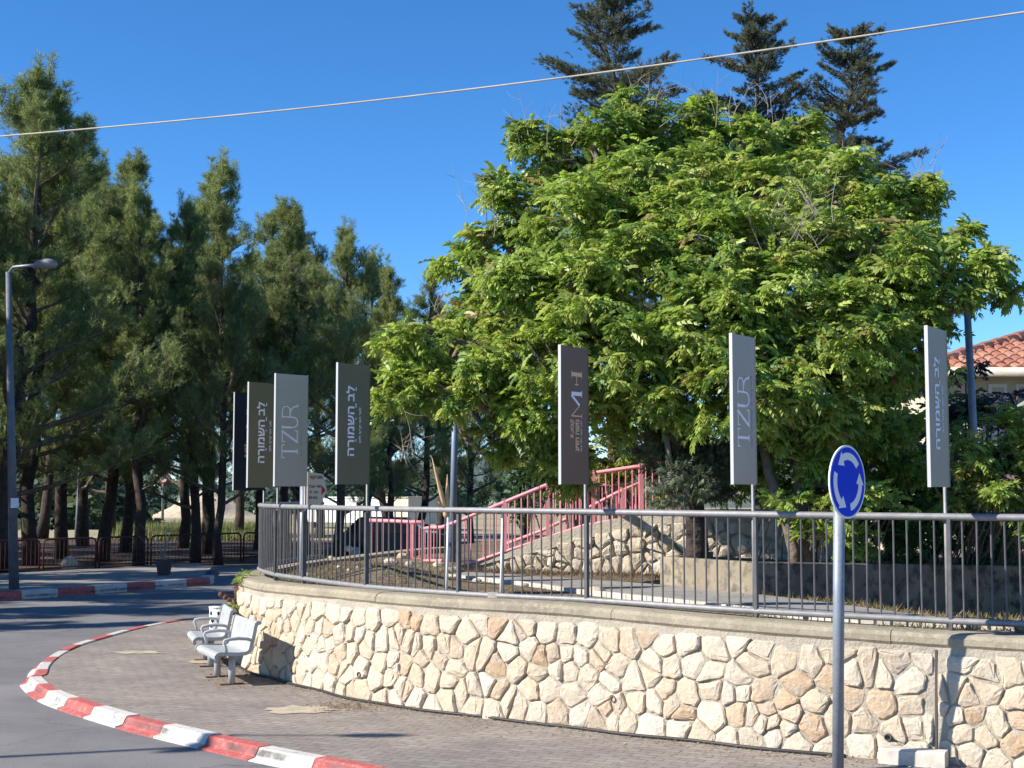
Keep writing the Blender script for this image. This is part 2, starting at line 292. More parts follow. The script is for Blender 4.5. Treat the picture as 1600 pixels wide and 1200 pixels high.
# main pavement with its kerb (outer line from photo)
kpx = [(325, 960), (275, 966), (225, 974), (180, 984), (140, 995), (105, 1005), (78, 1016), (58, 1028), (45, 1040), (40, 1052)]
kp = [tuple(G(x, y, 0.11)[:2]) for x, y in kpx] + [tuple(G(x, y, 0.0)[:2]) for x, y in [(31, 1072), (57, 1095), (110, 1116), (184, 1139), (241, 1154), (320, 1173), (400, 1192), (500, 1212)]]
l0 = Vector(kp[-2]); l1 = Vector(kp[-1]); dd = (l1 - l0).normalized()
kp = [(-2.4, 33.0), (-4.4, 29.3)] + kp[0:] + [(-0.5, 11.1), (1.2, 10.1), (3.5, 9.0), (6.5, 7.8)]
kerb_c = catmull(kp, 0.05)
kn = normals2(kerb_c); ks = arclen(kerb_c)
inner_sign = 1
# interior lies to the side of the wall (point (0,16))
mid = len(kerb_c) // 2
if np.dot(np.array([0, 16.0]) - kerb_c[mid], kn[mid]) < 0: kn = -kn
PAVZ = 0.095
pav = sheet('pavement', [tuple(p) for p in (kerb_c + kn * 0.25)[::4]] + [(12, 14), (6, 30), (0, 36)], PAVZ - 0.005, M['pavers'])
def make_kerb(name, c, n, s, seglen, first, zt, rng, tall=False):
    root = tag(link(name, MB().mesh(name)), kind='structure')
    prof = [(0.0, -0.05), (0.0, 0.012), (0.075, 0.026), (0.105, zt - 0.022), (0.115, zt - 0.006), (0.13, zt), (0.25, zt), (0.262, zt - 0.008), (0.262, -0.05)]
    if tall: prof = [(0.0, -0.05), (0.012, zt - 0.035), (0.025, zt - 0.01), (0.05, zt), (0.30, zt), (0.315, zt - 0.008), (0.315, -0.05)]
    i = 0; pos = 0.0; k = first; total = s[-1]
    while pos < total - 0.05:
        L_ = seglen * rng.uniform(0.85, 1.15); e = min(pos + L_, total)
        g = 0.006
        ss = np.linspace(pos + g, e - g, 6)
        fr = []
        for q in ss:
            p = [np.interp(q, s, c[:, 0]), np.interp(q, s, c[:, 1])]; nn = np.array([np.interp(q, s, n[:, 0]), np.interp(q, s, n[:, 1])]); nn /= np.linalg.norm(nn)
            fr.append((Vector((p[0], p[1], 0)), Vector((nn[0], nn[1], 0)), Vector((0, 0, 1))))
        dz = rng.uniform(-0.006, 0.006)
        mb = MB(); mb.sweep(fr, [(a, b + (dz if b > 0 else 0)) for a, b in prof])
        mb.build('kerb_stone', M['red_paint'] if k % 2 else M['white_paint'], root)
        k += 1; pos = e
    return root
rg = random.Random(3)
make_kerb('kerb', kerb_c, kn, ks, 0.73, 0, PAVZ + 0.012, rg)
# far pavement + kerb in the shade of the pines
fk = [(-26, 12.0), (-17, 22.6), tuple(G(0, 939, 0)[:2]), tuple(G(100, 932, 0)[:2]), tuple(G(200, 924, 0)[:2]), tuple(G(285, 917, 0)[:2]), (-7.75, 36.6), (-7.9, 38.2)]
fk_c = catmull(fk, 0.08); fn = normals2(fk_c)
if np.dot(np.array([-16, 36.0]) - fk_c[len(fk_c) // 2], fn[len(fk_c) // 2]) < 0: fn = -fn
sheet('far_pavement', [tuple(p) for p in (fk_c + fn * 0.30)[::6]] + [(-8.8, 42), (-9.8, 44.6), (-14, 38.3), (-32, 16)], 0.175, M['path'])
make_kerb('far_kerb', fk_c, fn, arclen(fk_c), 1.0, 1, 0.19, rg, True)

# ------------------------------------------------------------------ retaining wall of stones, cap, railing
rail_pts = [(-1.2, 29.0), (-2.5, 26.5), (-3.35, 23.6), (-3.62, 20.7), (-3.2, 19.0), (-2.62, 17.9), (-1.66, 16.4), (-0.45, 15.15), (0.76, 14.3), (2.27, 13.2), (3.82, 12.4), (5.4, 11.55), (8.0, 10.2)]
rail = catmull(rail_pts, 0.05); rn = normals2(rail)
if np.dot(np.array([0.0, 5.0]) - rail[len(rail) // 2], rn[len(rail) // 2]) < 0: rn = -rn     # rn points to the road
# smooth the normals
for _ in range(30): rn[1:-1] = (rn[:-2] + rn[1:-1] * 2 + rn[2:]) / 4
rn /= np.linalg.norm(rn, axis=1)[:, None]; rs = arclen(rail)
def rail_at(s, off=0.0):
    p = np.array([np.interp(s, rs, rail[:, 0]), np.interp(s, rs, rail[:, 1])]); n = np.array([np.interp(s, rs, rn[:, 0]), np.interp(s, rs, rn[:, 1])]); n /= np.linalg.norm(n)
    return Vector((p[0] + n[0] * off, p[1] + n[1] * off, 0)), Vector((n[0], n[1], 0))
def rail_s(px, smin=None):
    """arc position on the front stretch of the railing seen at column px"""
    best = None
    for s in np.arange(7.2 if smin is None else smin, rs[-1], 0.02):
        p, _ = rail_at(s); p.z = 1.7; e = abs(proj(p)[0] - px)
        if best is None or e < best[0]: best = (e, s)
    return best[1]
S0, S1 = 0.0, rs[-1]
def capz(s):
    p, _ = rail_at(s); return float(np.interp(p.x, [-3.6, -2.8, -1.8, 0.6, 2.2, 3.7, 8], [1.195, 1.21, 1.255, 1.265, 1.21, 1.165, 1.12]))
TOPOFF, BASEOFF = 0.25, 0.38
def wall_pt(s, z, out=0.0):
    zt = capz(s); t = min(1, max(0, z / zt)); p, n = rail_at(s, BASEOFF + (TOPOFF - BASEOFF) * t + out); p.z = z; return p, n
wall = thing('retaining_wall', tuple(rail_at(10)[0]), 'long curved retaining wall of pale limestone rubble with concrete coping', 'wall')
mb = MB(); ss = np.arange(S0, S1, 0.1); zs = [-0.1, 0.0, 0.25, 0.5, 0.75, 0.95, 1.06, 1.2]
vsw = []; 
for s in ss:
    zt = capz(s)
    for k, z in enumerate(zs):
        zz = min(z, zt - 0.09); vsw.append(wall_pt(s, zz, 0.005 + 0.005 * math.sin(s * 9 + z * 13) * math.sin(s * 4.1 - z * 21))[0])
nz = len(zs); mb.add(vsw, [(i * nz + k, (i + 1) * nz + k, (i + 1) * nz + k + 1, i * nz + k + 1) for i in range(len(ss) - 1) for k in range(nz - 1)])
mb.build('mortar', M['mortar'], wall, True)
# coping in cast lengths
pos = S0; rgc = random.Random(5)
while pos < S1 - 0.2:
    e = min(pos + rgc.uniform(2.2, 3.2), S1); fr = []
    for q in np.linspace(pos + 0.004, e - 0.004, 26):
        p, n = rail_at(q); fr.append((Vector((p.x, p.y, capz(q))), n, Vector((0, 0, 1))))
    j = rgc.uniform(-0.004, 0.004)
    prof = [(-0.14, -0.10), (-0.14, 0.0), (0.20, 0.0), (0.262, -0.012), (0.288, -0.045), (0.29, -0.095), (0.268, -0.122), (0.24, -0.128)]
    MB().sweep(fr, [(a, b + j) for a, b in prof]).build('coping_stone', M['cap'], wall); pos = e
# stones: jittered voronoi cells on the wall face
def clip(poly, nx, ny, c):
    out = []
    for i in range(len(poly)):
        a, b = poly[i], poly[(i + 1) % len(poly)]; da = nx * a[0] + ny * a[1] - c; db = nx * b[0] + ny * b[1] - c
        if da <= 0: out.append(a)
        if (da < 0 < db) or (db < 0 < da): t = da / (da - db); out.append((a[0] + t * (b[0] - a[0]), a[1] + t * (b[1] - a[1])))
    return out
def stone_cells(u0, u1, zlow, zhigh, cu, cv, rng, gap=0.008, splits=()):
    pts = []
    nr = max(1, round((zhigh(0.5 * (u0 + u1)) - zlow) / cv))
    for r in range(nr):
        u = u0 + (0.5 if r % 2 else 0) * cu
        while u < u1:
            h = zhigh(u) - zlow; w = rng.uniform(0.62, 1.42) * cu
            q_ = (u + w / 2 + rng.uniform(-0.2, 0.2) * cu, zlow + h * (r + 0.5 + rng.uniform(-0.46, 0.46)) / nr); u += w
            if rng.random() < 0.04: continue
            pts.append(q_)
            if rng.random() < 0.08: pts.append((q_[0] + rng.uniform(-0.6, 0.6) * cu, min(zhigh(q_[0]) - 0.03, max(zlow + 0.03, q_[1] + rng.uniform(-0.6, 0.6) * cv))))
    out = []
    arr = np.array(pts)
    for i, (x, y) in enumerate(pts):
        zh = zhigh(x); bnd = [(max(u0, x - 0.5), zlow), (min(u1, x + 0.5), zlow), (min(u1, x + 0.5), zh), (max(u0, x - 0.5), zh)]
        poly = bnd
        for sp in splits:
            poly = clip(poly, 1, 0, sp - 0.02) if x < sp else clip(poly, -1, 0, -(sp + 0.02))
            if len(poly) < 3: break
        if len(poly) < 3: continue
        d2 = (arr[:, 0] - x) ** 2 + (arr[:, 1] - y) ** 2
        g = gap * rng.uniform(0.5, 1.8)
        for j in np.argsort(d2)[1:22]:
            qx, qy = pts[j]; nx, ny = qx - x, qy - y; L_ = math.hypot(nx, ny)
            if L_ < 1e-6: continue
            nx /= L_; ny /= L_; c = nx * (x + qx) / 2 + ny * (y + qy) / 2 - g
            poly = clip(poly, nx, ny, c)
            if len(poly) < 3: break
        if len(poly) < 3: continue
        A = 0.5 * abs(sum(poly[k][0] * poly[(k + 1) % len(poly)][1] - poly[(k + 1) % len(poly)][0] * poly[k][1] for k in range(len(poly))))
        if A < 0.0035: continue
        out.append(poly)
    return out
def build_stone(poly, surf, m, parent, rng, depth=0.034):
    """surf(u,z,out)->Vector"""
    n = len(poly); ch = []
    for k in range(n):                                   # chamfer corners unevenly
        a, b = poly[k], poly[(k + 1) % n]; L_ = math.hypot(b[0] - a[0], b[1] - a[1])
        if L_ < 0.025: ch.append(((a[0] + b[0]) / 2, (a[1] + b[1]) / 2)); continue
        t = rng.uniform(0.06, 0.24); t2 = rng.uniform(0.06, 0.24)
        ch.append((a[0] + (b[0] - a[0]) * t, a[1] + (b[1] - a[1]) * t))
        if L_ > 0.13: 
            w = rng.uniform(-0.012, 0.004); mx, my = (a[0] + b[0]) / 2, (a[1] + b[1]) / 2
            ch.append((mx + (b[1] - a[1]) / L_ * w, my - (b[0] - a[0]) / L_ * w))
        ch.append((b[0] + (a[0] - b[0]) * t2, b[1] + (a[1] - b[1]) * t2))
    n = len(ch); cx = sum(p[0] for p in ch) / n; cy = sum(p[1] for p in ch) / n
    tx, ty = rng.uniform(-0.15, 0.15), rng.uniform(-0.15, 0.15); dp = depth * rng.uniform(0.7, 1.35)
    vs = []
    for sc, o in ((1.0, -0.03), (1.0, dp * 0.45), (0.90, dp * 0.86)):
        for (x, y) in ch:
            q = sc * rng.uniform(0.965, 1.02) if sc < 1 else sc
            u, z = cx + (x - cx) * q, cy + (y - cy) * q
            vs.append(surf(u, z, o + (tx * (x - cx) + ty * (y - cy)) * (o > 0) + (rng.uniform(-0.006, 0.006) if o > 0 else 0)))
    in_n = max(4, n // 2); 
    for k in range(in_n):
        x, y = ch[(k * n) // in_n]; q = rng.uniform(0.42, 0.66); u, z = cx + (x - cx) * q, cy + (y - cy) * q
        vs.append(surf(u, z, dp * rng.uniform(0.98, 1.22) + (tx * (x - cx) + ty * (y - cy)) * 0.6))
    fs = [(r * n + k, r * n + (k + 1) % n, (r + 1) * n + (k + 1) % n, (r + 1) * n + k) for r in range(2) for k in range(n)]
    b0 = 2 * n; i0 = 3 * n
    own = [min(in_n - 1, int((k * in_n) / n)) for k in range(n)]
    for k in range(n):
        k2 = (k + 1) % n; fs.append((b0 + k, b0 + k2, i0 + own[k]))
        if own[k2] != own[k]: fs.append((b0 + k2, i0 + own[k2], i0 + own[k]))
    fs.append(tuple(range(i0, i0 + in_n)))
    c = vs[i0]; mb = MB(); mb.add([v - c for v in vs], fs); me = mb.mesh('stone')
    import bmesh
    bm = bmesh.new(); bm.from_mesh(me); bmesh.ops.recalc_face_normals(bm, faces=bm.faces[:]); bm.to_mesh(me); bm.free()
    o = link('stone', me, m); o.location = c; o.parent = parent; o.matrix_parent_inverse = Matrix.Translation(-Vector(parent.location)); return o
rgs = random.Random(11)
sA = rail_s(402); sB = rail_s(1600) + 0.55; sJ = rail_s(1468)
cells = stone_cells(sA - 0.7, S1 - 0.1, PAVZ - 0.03, lambda u: capz(u) - 0.178 - 0.025 * math.sin(u * 3.1) * math.sin(u * 7.7), 0.222, 0.20, rgs, 0.0050, (sJ,))
far_st = MB()
for poly in cells:
    o_ = build_stone(poly, lambda u, z, o: wall_pt(u, z, o)[0], M['stone'], wall, rgs)
    if sum(p[0] for p in poly) / len(poly) > sB - 0.2:                 # past the frame: joined
        far_st.add([v.co + o_.location for v in o_.data.vertices], [tuple(p.vertices) for p in o_.data.polygons]); me_ = o_.data; bpy.data.objects.remove(o_); bpy.data.meshes.remove(me_)
tag(far_st.build('stones', M['stone'], wall), kind='stuff')
# movement joint and weep pipes in the wall
fr = [(wall_pt(sJ, z, 0.004)[0], Vector((wall_pt(sJ, z)[1].y * -1, wall_pt(sJ, z)[1].x, 0)), wall_pt(sJ, z)[1]) for z in np.linspace(0.05, 1.02, 6)]
MB().sweep(fr, [(-0.009, -0.01), (0.009, -0.01), (0.009, 0.008), (-0.009, 0.008)]).build('joint_strip', M['clay'], wall)
for px, z in ((607, 0.36), (992, 0.40), (1396, 0.28)):
    s = rail_s(px) ; p, n = wall_pt(s, z, 0.0)
    rim = [(p + n * 0.05, ) for _ in (0,)]
    mbp = MB(); ring = 14; a = Vector((-n.y, n.x, 0)); up = Vector((0, 0, 1)); vs_ = []
    for (o, r) in ((-0.02, 0.03), (0.06, 0.03), (0.06, 0.022), (-0.02, 0.022)):
        vs_ += [p + n * o + (a * math.cos(2 * math.pi * k / ring) + up * math.sin(2 * math.pi * k / ring)) * r for k in range(ring)]
    mbp.add(vs_, [(r * ring + k, r * ring + (k + 1) % ring, (r + 1) * ring + (k + 1) % ring, (r + 1) * ring + k) for r in range(3) for k in range(ring)] + [tuple(range(3 * ring, 4 * ring))])
    mbp.build('drain_pipe', M['galv_dark'], wall)

# steel railing on the coping
ztop = lambda s: float(np.interp(rail_at(s)[0].x, [-3.6, 0, 4], [2.175, 2.165, 2.14])); zbot = lambda s: float(np.interp(rail_at(s)[0].x, [-3.6, -1.6, 0.7, 3.8], [1.285, 1.28, 1.285, 1.245]))
railing = thing('steel_railing', tuple(rail_at(10)[0]), 'grey galvanized railing with thin vertical bars along the stone wall top', 'railing')
rp = [s for s in np.arange(5.2, S1 - 0.1, 0.12)]
MB().tube([rail_at(s)[0] + Vector((0, 0, ztop(s))) for s in rp], 0.031, 10).build('top_rail', M['galv'], railing, True)
MB().tube([rail_at(s)[0] + Vector((0, 0, zbot(s))) for s in rp], 0.029, 10).build('bottom_rail', M['galv'], railing, True)
post_px = [(410, 5.0), (432, None), (475, None), (573, None), (717, None), (917, None), (1182, None), (1483, None)]
def find_s(px, d):
    best = None
    for s in np.arange(3.0, rs[-1], 0.02):
        p, _ = rail_at(s); p.z = 1.7; e = abs(proj(p)[0] - px) + abs(p.y - d) * 4
        if best is None or e < best[0]: best = (e, s)
    return best[1]
POST = [find_s(px, d) for px, d in ((410, 20.6), (432, 19.2), (475, 17.9), (573, 16.4), (717, 15.3), (917, 14.3), (1182, 13.2), (1483, 12.4), (1700, 11.4))]
barv = MB().tube([(0, 0, 0), (0, 0, 1)], 0.0085, 6, False).mesh('bar'); barv.materials.append(M['galv_dark'])
nb = 0; s = 5.25; rgb = random.Random(2)
while s < S1 - 0.3:
    if min(abs(s - q) for q in POST) > 0.05:
        p, _ = rail_at(s); o = bpy.data.objects.new('bar', barv); COL.objects.link(o); o.parent = railing
        o.matrix_parent_inverse = Matrix.Translation(-Vector(railing.location)); o.location = (p.x, p.y, zbot(s)); o.scale = (1, 1, ztop(s) - zbot(s)); nb += 1
        o.rotation_euler = (rgb.uniform(-0.006, 0.006), rgb.uniform(-0.006, 0.006), 0)
    s += 0.118
for i, s in enumerate(POST):
    p, n = rail_at(s); lean = -0.03 if i == 4 else 0
    MB().box((p.x, p.y, (capz(s) + 2.13) / 2), (0.05, 0.03, 2.13 - capz(s) - 0.01), math.atan2(n.y, n.x)).build('post', M['galv_dark'], railing)

# ------------------------------------------------------------------ terrace behind the wall
def sm(t): t = min(1.0, max(0.0, t)); return t * t * (3 - 2 * t)
def drop(x, y): return 0.37 * sm((x - 2.3) / 4.0) * sm((y - (14.6 - 0.62 * x) - 0.6) / 5.0)
def GT(px, py, dz=0.0):
    z = 1.19
    for _ in range(12): p = G(px, py, z + dz); z = 1.19 - drop(p.x, p.y)
    return p
def terr_z(x, y):
    z = 1.165 - drop(x, y) + 0.03 * math.sin(x * 2.1 + y) * math.sin(y * 1.7)
    z += 0.26 * math.exp(-(((x + 1.6) / 0.75) ** 2 + ((y - 18.6) / 1.3) ** 2))
    z -= 0.0
    return z
mb = MB(); ti = np.linspace(0.0, S1, 90); m_ = 40; vs_ = []
for k, s in enumerate(ti):
    p, n = rail_at(s, 0.10); f = s / S1
    back = Vector((-0.6 + 26 * max(0, f - 0.25), 31.5 + 14 * f, 0))
    for j in range(m_ + 1):
        t = (j / m_) ** 1.5; q = p.lerp(back, t); edge = min(1.0, (q - p).length / 0.35)
        zz = terr_z(q.x, q.y) if j else capz(s) - 0.06
        vs_.append((q.x, q.y, zz * edge + (capz(s) - 0.035) * (1 - edge)))
mb.add(vs_, [(k * (m_ + 1) + j, k * (m_ + 1) + j + 1, (k + 1) * (m_ + 1) + j + 1, (k + 1) * (m_ + 1) + j) for k in range(len(ti) - 1) for j in range(m_)])
tag(mb.build('terrace_ground', M['soil'], None, True), kind='structure')
# footpath on the terrace with pale edging stones
fe = [G(700, 899, 1.2), G(800, 909, 1.2), G(900, 922, 1.2), G(1050, 938, 1.2), G(1170, 951, 1.2)] + [rail_at(rail_s(x_), -0.24)[0] for x_ in (1300, 1400, 1500, 1600, 1680)]
fe = catmull([p[:2] for p in fe], 0.1)
be = [GT(730, 896), GT(830, 902), GT(930, 909), GT(1040, 917), GT(1178, 931), GT(1300, 946), GT(1450, 966), GT(1600, 984), GT(1690, 996)]
be = catmull([p[:2] for p in be], 0.1)
mb = MB(); nn_ = 60; vv = []
for k in range(nn_):
    a = fe[int(k * (len(fe) - 1) / (nn_ - 1))]; b = be[int(k * (len(be) - 1) / (nn_ - 1))]
    for t in (0, 0.5, 1): xx, yy = a[0] + (b[0] - a[0]) * t, a[1] + (b[1] - a[1]) * t; vv.append((xx, yy, 1.215 - drop(xx, yy)))
mb.add(vv, [(k * 3 + j, (k + 1) * 3 + j, (k + 1) * 3 + j + 1, k * 3 + j + 1) for k in range(nn_ - 1) for j in range(2)])
path = tag(mb.build('footpath', M['path']), kind='structure')
fs_ = arclen(fe); fnn = normals2(fe); q = 0.0
while q < fs_[-1] - 0.4:
    L_ = 0.38; fr = []
    for a in np.linspace(q + 0.005, q + L_ - 0.005, 3):
        x, y = np.interp(a, fs_, fe[:, 0]), np.interp(a, fs_, fe[:, 1]); n0 = np.array([np.interp(a, fs_, fnn[:, 0]), np.interp(a, fs_, fnn[:, 1])])
        fr.append((Vector((x, y, 0)), Vector((n0[0], n0[1], 0)), Vector((0, 0, 1))))
    MB().sweep(fr, [(-0.02, 1.1), (-0.02, 1.222), (0.06, 1.224), (0.06, 1.1)]).build('edging_stone', M['edging'], path); q += L_
# concrete planter wall
pl = thing('planter_wall', tuple(G(1178, 931, 1.2)), 'low weathered concrete planter wall beside the terrace footpath', 'wall')
c0, c1 = G(1032, 916, 1.19), G(1178, 931, 1.19); cb = Vector((2.6, 19.6, 1.19)); c2 = c1 + Vector((0.90, 0.435, 0)) * 3.9; c2.z = 1.0; c3 = c1 + Vector((0.90, 0.435, 0)) * 8.2; c3.z = 0.80
def wseg(a, b, ha, hb, t, name, m, parent):
    d = (b - a); d.z = 0; d.normalize(); n = Vector((-d.y, d.x, 0)); vs4 = []
    for p, h in ((a, ha), (b, hb)):
        for o, z in ((0, p.z - 0.35), (0, h - 0.012), (0.012, h), (t - 0.012, h), (t, h - 0.012), (t, p.z - 0.35)): vs4.append((p.x + n.x * o, p.y + n.y * o, z))
    return MB().add(vs4, [(k, 6 + k, 6 + (k + 1) % 6, (k + 1) % 6) for k in range(6)] + [tuple(range(6)), tuple(range(11, 5, -1))]).build(name, m, parent)
wseg(c0, c1, 1.555, 1.565, 0.16, 'wall_panel', M['concrete'], pl)
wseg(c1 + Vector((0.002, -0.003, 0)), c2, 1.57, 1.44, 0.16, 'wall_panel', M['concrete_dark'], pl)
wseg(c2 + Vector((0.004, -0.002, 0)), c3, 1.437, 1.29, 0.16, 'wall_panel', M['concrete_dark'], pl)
wseg(cb, c0 + Vector((-0.003, 0.002, 0)), 1.55, 1.55, 0.16, 'wall_panel', M['concrete'], pl)
sheet('planter_soil', [(*c0[:2], 1.49), (*c1[:2], 1.49), (*c2[:2], 1.38), (*c3[:2], 1.23), (14, 22, 1.2), (9, 27, 1.3), (3.2, 22, 1.4), (*cb[:2], 1.47)], 1.47, M['soil'])

# stone ramp wall behind (sloping top), pink handrails above it
W0, W1 = Vector((-1.0, 21.8, 0)), Vector((4.6, 19.7, 0)); Wd = (W1 - W0); WL = Wd.length; Wd.normalize(); Wn = Vector((Wd.y, -Wd.x, 0))
def w2top(u):
    x = W0.x + Wd.x * u
    return float(np.interp(x, [-1.0, -0.75, 0.0, 0.93, 1.9, 2.8, 5], [1.18, 1.22, 1.50, 1.80, 2.04, 2.08, 2.08]))
rw = thing('ramp_wall', tuple(W0), 'sloping rubble stone wall with grey cement top under the pink handrail', 'wall')
mb = MB(); us = np.linspace(0, WL, 50); vv = []
for u in us:
    p = W0 + Wd * u
    for z, o in ((0.9, 0), (w2top(u), 0), (w2top(u), -0.45), (0.9, -0.45)): vv.append(p + Wn * o + Vector((0, 0, z)))
mb.add(vv, [(i * 4 + k, (i + 1) * 4 + k, (i + 1) * 4 + (k + 1) % 4, i * 4 + (k + 1) % 4) for i in range(len(us) - 1) for k in range(4)]); mb.build('core', M['mortar'], rw)
vv = []
for u in us:
    p = W0 + Wd * u; zt = w2top(u); th = 0.04 + 0.12 * min(1, max(0, (zt - 1.25) / 0.4))
    for z, o in ((zt - th, 0.035), (zt + 0.03, 0.03), (zt + 0.035, -0.40), (zt - th, -0.40)): vv.append(p + Wn * o + Vector((0, 0, z)))
MB().add(vv, [(i * 4 + k, (i + 1) * 4 + k, (i + 1) * 4 + (k + 1) % 4, i * 4 + (k + 1) % 4) for i in range(len(us) - 1) for k in range(4)]).build('cement_top', M['mortar'], rw)
rg2 = random.Random(21)
for poly in stone_cells(0.3, WL - 0.05, 1.16, lambda u: max(1.2, w2top(u) - 0.14), 0.25, 0.19, rg2, 0.010):
    build_stone(poly, lambda u, z, o: W0 + Wd * u + Wn * o + Vector((0, 0, z)), M['stone2'], rw, rg2, 0.05)

def pink_rail(name, label, top_px, bot_px, Yf, posts, nbars, r=0.028):
    """top_px/bot_px: lists of (px,py) for the rails; Yf(px) depth"""
    tp = [P(x, y, Yf(x)) for x, y in top_px]; bp = [P(x, y, Yf(x)) for x, y in bot_px]
    root = thing(name, tuple(bp[0]), label, 'railing', 'pink handrails of the ramp')
    MB().tube(tp, r, 8).build('top_rail', M['pink'], root, True); MB().tube(bp, r * 0.8, 8).build('bottom_rail', M['pink'], root, True)
    def zat(lst, x):
        return np.interp(x, [p.x for p in lst], [p.z for p in lst]), np.interp(x, [p.x for p in lst], [p.y for p in lst])
    x0, x1 = max(tp[0].x, bp[0].x), min(tp[-1].x, bp[-1].x)
    for k in range(nbars):
        x = x0 + (x1 - x0) * (k + 0.5) / nbars; za, ya = zat(bp, x); zb, yb = zat(tp, x)
        MB().tube([(x, ya, za), (x, yb, zb)], 0.011, 5, False).build('bar', M['pink'], root)
    for px, pyb in posts:
        Y = Yf(px); b = P(px, pyb, Y); zt_, _ = zat(tp, b.x)
        MB().box((b.x, b.y, (b.z + zt_ + 0.04) / 2), (0.055, 0.055, zt_ + 0.04 - b.z)).build('post', M['pink'], root)
    return root
Y2 = lambda px: float(np.interp(px, [690, 1180], [21.75, 20.2]))
pink_rail('handrail', 'pink metal handrail climbing along the top of the ramp wall', [(690, 824), (722, 812), (785, 786), (870, 751), (921, 740), (996, 729), (1068, 719)], [(721, 885), (800, 858), (912, 821), (1000, 806), (1068, 797)], Y2, [(789, 862), (856, 838), (927, 818), (1002, 806)], 34)
Y3 = lambda px: float(np.interp(px, [780, 1080], [23.6, 22.6]))
pink_rail('handrail', 'steep pink stair handrail behind the ramp wall, rising to a landing', [(785, 852), (850, 828), (907, 800), (960, 772), (1003, 753)], [(785, 890), (850, 872), (907, 850), (960, 822), (1003, 800)], Y3, [(974, 830), (1003, 800)], 12)
Y4 = lambda px: 24.2
pink_rail('handrail', 'short level pink railing around the stair landing', [(930, 757), (1003, 757)], [(930, 800), (1003, 800)], Y4, [(930, 830), (968, 830)], 10)
Y5 = lambda px: float(np.interp(px, [560, 700], [27.0, 25.4]))
pink_rail('handrail', 'pink railing with square posts at the low end of the terrace', [(576, 813), (610, 814), (643, 815.5), (660, 816)], [(576, 872), (610, 873), (643, 874), (660, 875)], Y5, [(643, 880), (660, 882)], 9, 0.034)
pink_rail('handrail', 'low pink railing joining the square posts to the ramp handrail', [(662, 826), (676, 824), (690, 824)], [(662, 876), (676, 876), (690, 876)], lambda px: 24.6 - (px - 662) * 0.05, [], 6, 0.03)
# bent hoop rail in front of the brown banner
hp = [P(850, 800, 21.4), P(862, 760, 21.3), P(870, 757, 21.2), P(908, 757.5, 21.0), P(915, 759, 21.0), P(918, 765, 21.0), P(918, 800, 21.0)]
hoop = thing('hoop_rail', tuple(hp[-1]), 'pink hoop of tube with thin bars below the dark brown banner', 'railing')
MB().tube(hp, 0.026, 8).build('tube', M['pink'], hoop, True)
for k in range(6):
    px = 868 + k * 8; MB().tube([P(px, 757, 21.1), P(px, 812, 21.1)], 0.010, 5, False).build('bar', M['pink'], hoop)

# ------------------------------------------------------------------ lettering helpers
def text_mesh(body, bold=0.0, extrude=0.002):
    cu = bpy.data.curves.new('lettering', 'FONT'); cu.body = body; cu.size = 1; cu.offset = bold; cu.extrude = extrude; cu.resolution_u = 3
    o = bpy.data.objects.new('lettering', cu); COL.objects.link(o)
    dg = bpy.context.evaluated_depsgraph_get(); me = bpy.data.meshes.new_from_object(o.evaluated_get(dg)); COL.objects.unlink(o); bpy.data.objects.remove(o); bpy.data.curves.remove(cu)
    return me
def strokes_mesh(strokes):
    """strokes: list of (points, width) in letter units, z ~ 0..0.002"""
    mb = MB()
    for si, (pts, w) in enumerate(strokes):
        pts = [Vector((p[0], p[1], 0)) for p in pts]; n = len(pts); vs = []
        for i, p in enumerate(pts):
            t = (pts[min(i + 1, n - 1)] - pts[max(i - 1, 0)]).normalized(); s_ = Vector((-t.y, t.x, 0)) * w / 2
            z0 = 0.0002 * si
            vs += [p + s_ + Vector((0, 0, 0.0005)), p - s_ + Vector((0, 0, 0.0005)), p - s_ + Vector((0, 0, 0.002 + z0)), p + s_ + Vector((0, 0, 0.002 + z0))]
        fs = [(i * 4 + k, i * 4 + (k + 1) % 4, (i + 1) * 4 + (k + 1) % 4, (i + 1) * 4 + k) for i in range(n - 1) for k in range(4)] + [(3, 2, 1, 0), tuple((n - 1) * 4 + k for k in range(4))]
        mb.add(vs, fs)
    return mb.mesh('lettering')
def arc(cx, cy, r, a0, a1, n=9, ry=None): return [(cx + r * math.cos(math.radians(a0 + (a1 - a0) * k / (n - 1))), cy + (ry or r) * math.sin(math.radians(a0 + (a1 - a0) * k / (n - 1)))) for k in range(n)]
tk, tn = 0.12, 0.055
TZUR = [([(0, 0.98), (0.8, 0.98)], tn), ([(0.03, 0.8), (0.03, 1.0)], tn), ([(0.77, 0.8), (0.77, 1.0)], tn), ([(0.4, 0), (0.4, 1)], tk), ([(0.25, 0.02), (0.55, 0.02)], tn),
        ([(0.93, 0.97), (1.6, 0.97)], tn), ([(0.95, 0.8), (0.95, 1.0)], tn), ([(1.57, 1), (0.92, 0.0)], tk), ([(0.9, 0.03), (1.62, 0.03)], tn), ([(1.6, 0.0), (1.6, 0.2)], tn),
        ([(1.78, 1), (1.78, 0.35)] + arc(2.08, 0.33, 0.30, 180, 360, 11, 0.32) + [(2.38, 0.35), (2.38, 1.0)], 0.075), ([(1.68, 0.98), (1.9, 0.98)], tn), ([(1.78, 1), (1.78, 0.4)], tk), ([(2.28, 0.98), (2.48, 0.98)], tn),
        ([(2.43, 0.98), (2.72, 0.98)] + arc(2.75, 0.74, 0.24, 90, -90, 9) + [(2.42, 0.50)], 0.06), ([(2.6, 0.5), (2.85, 0.42), (2.98, 0.25), (3.04, 0.0)], 0.085), ([(2.97, 0.02), (3.14, 0.02)], tn)]
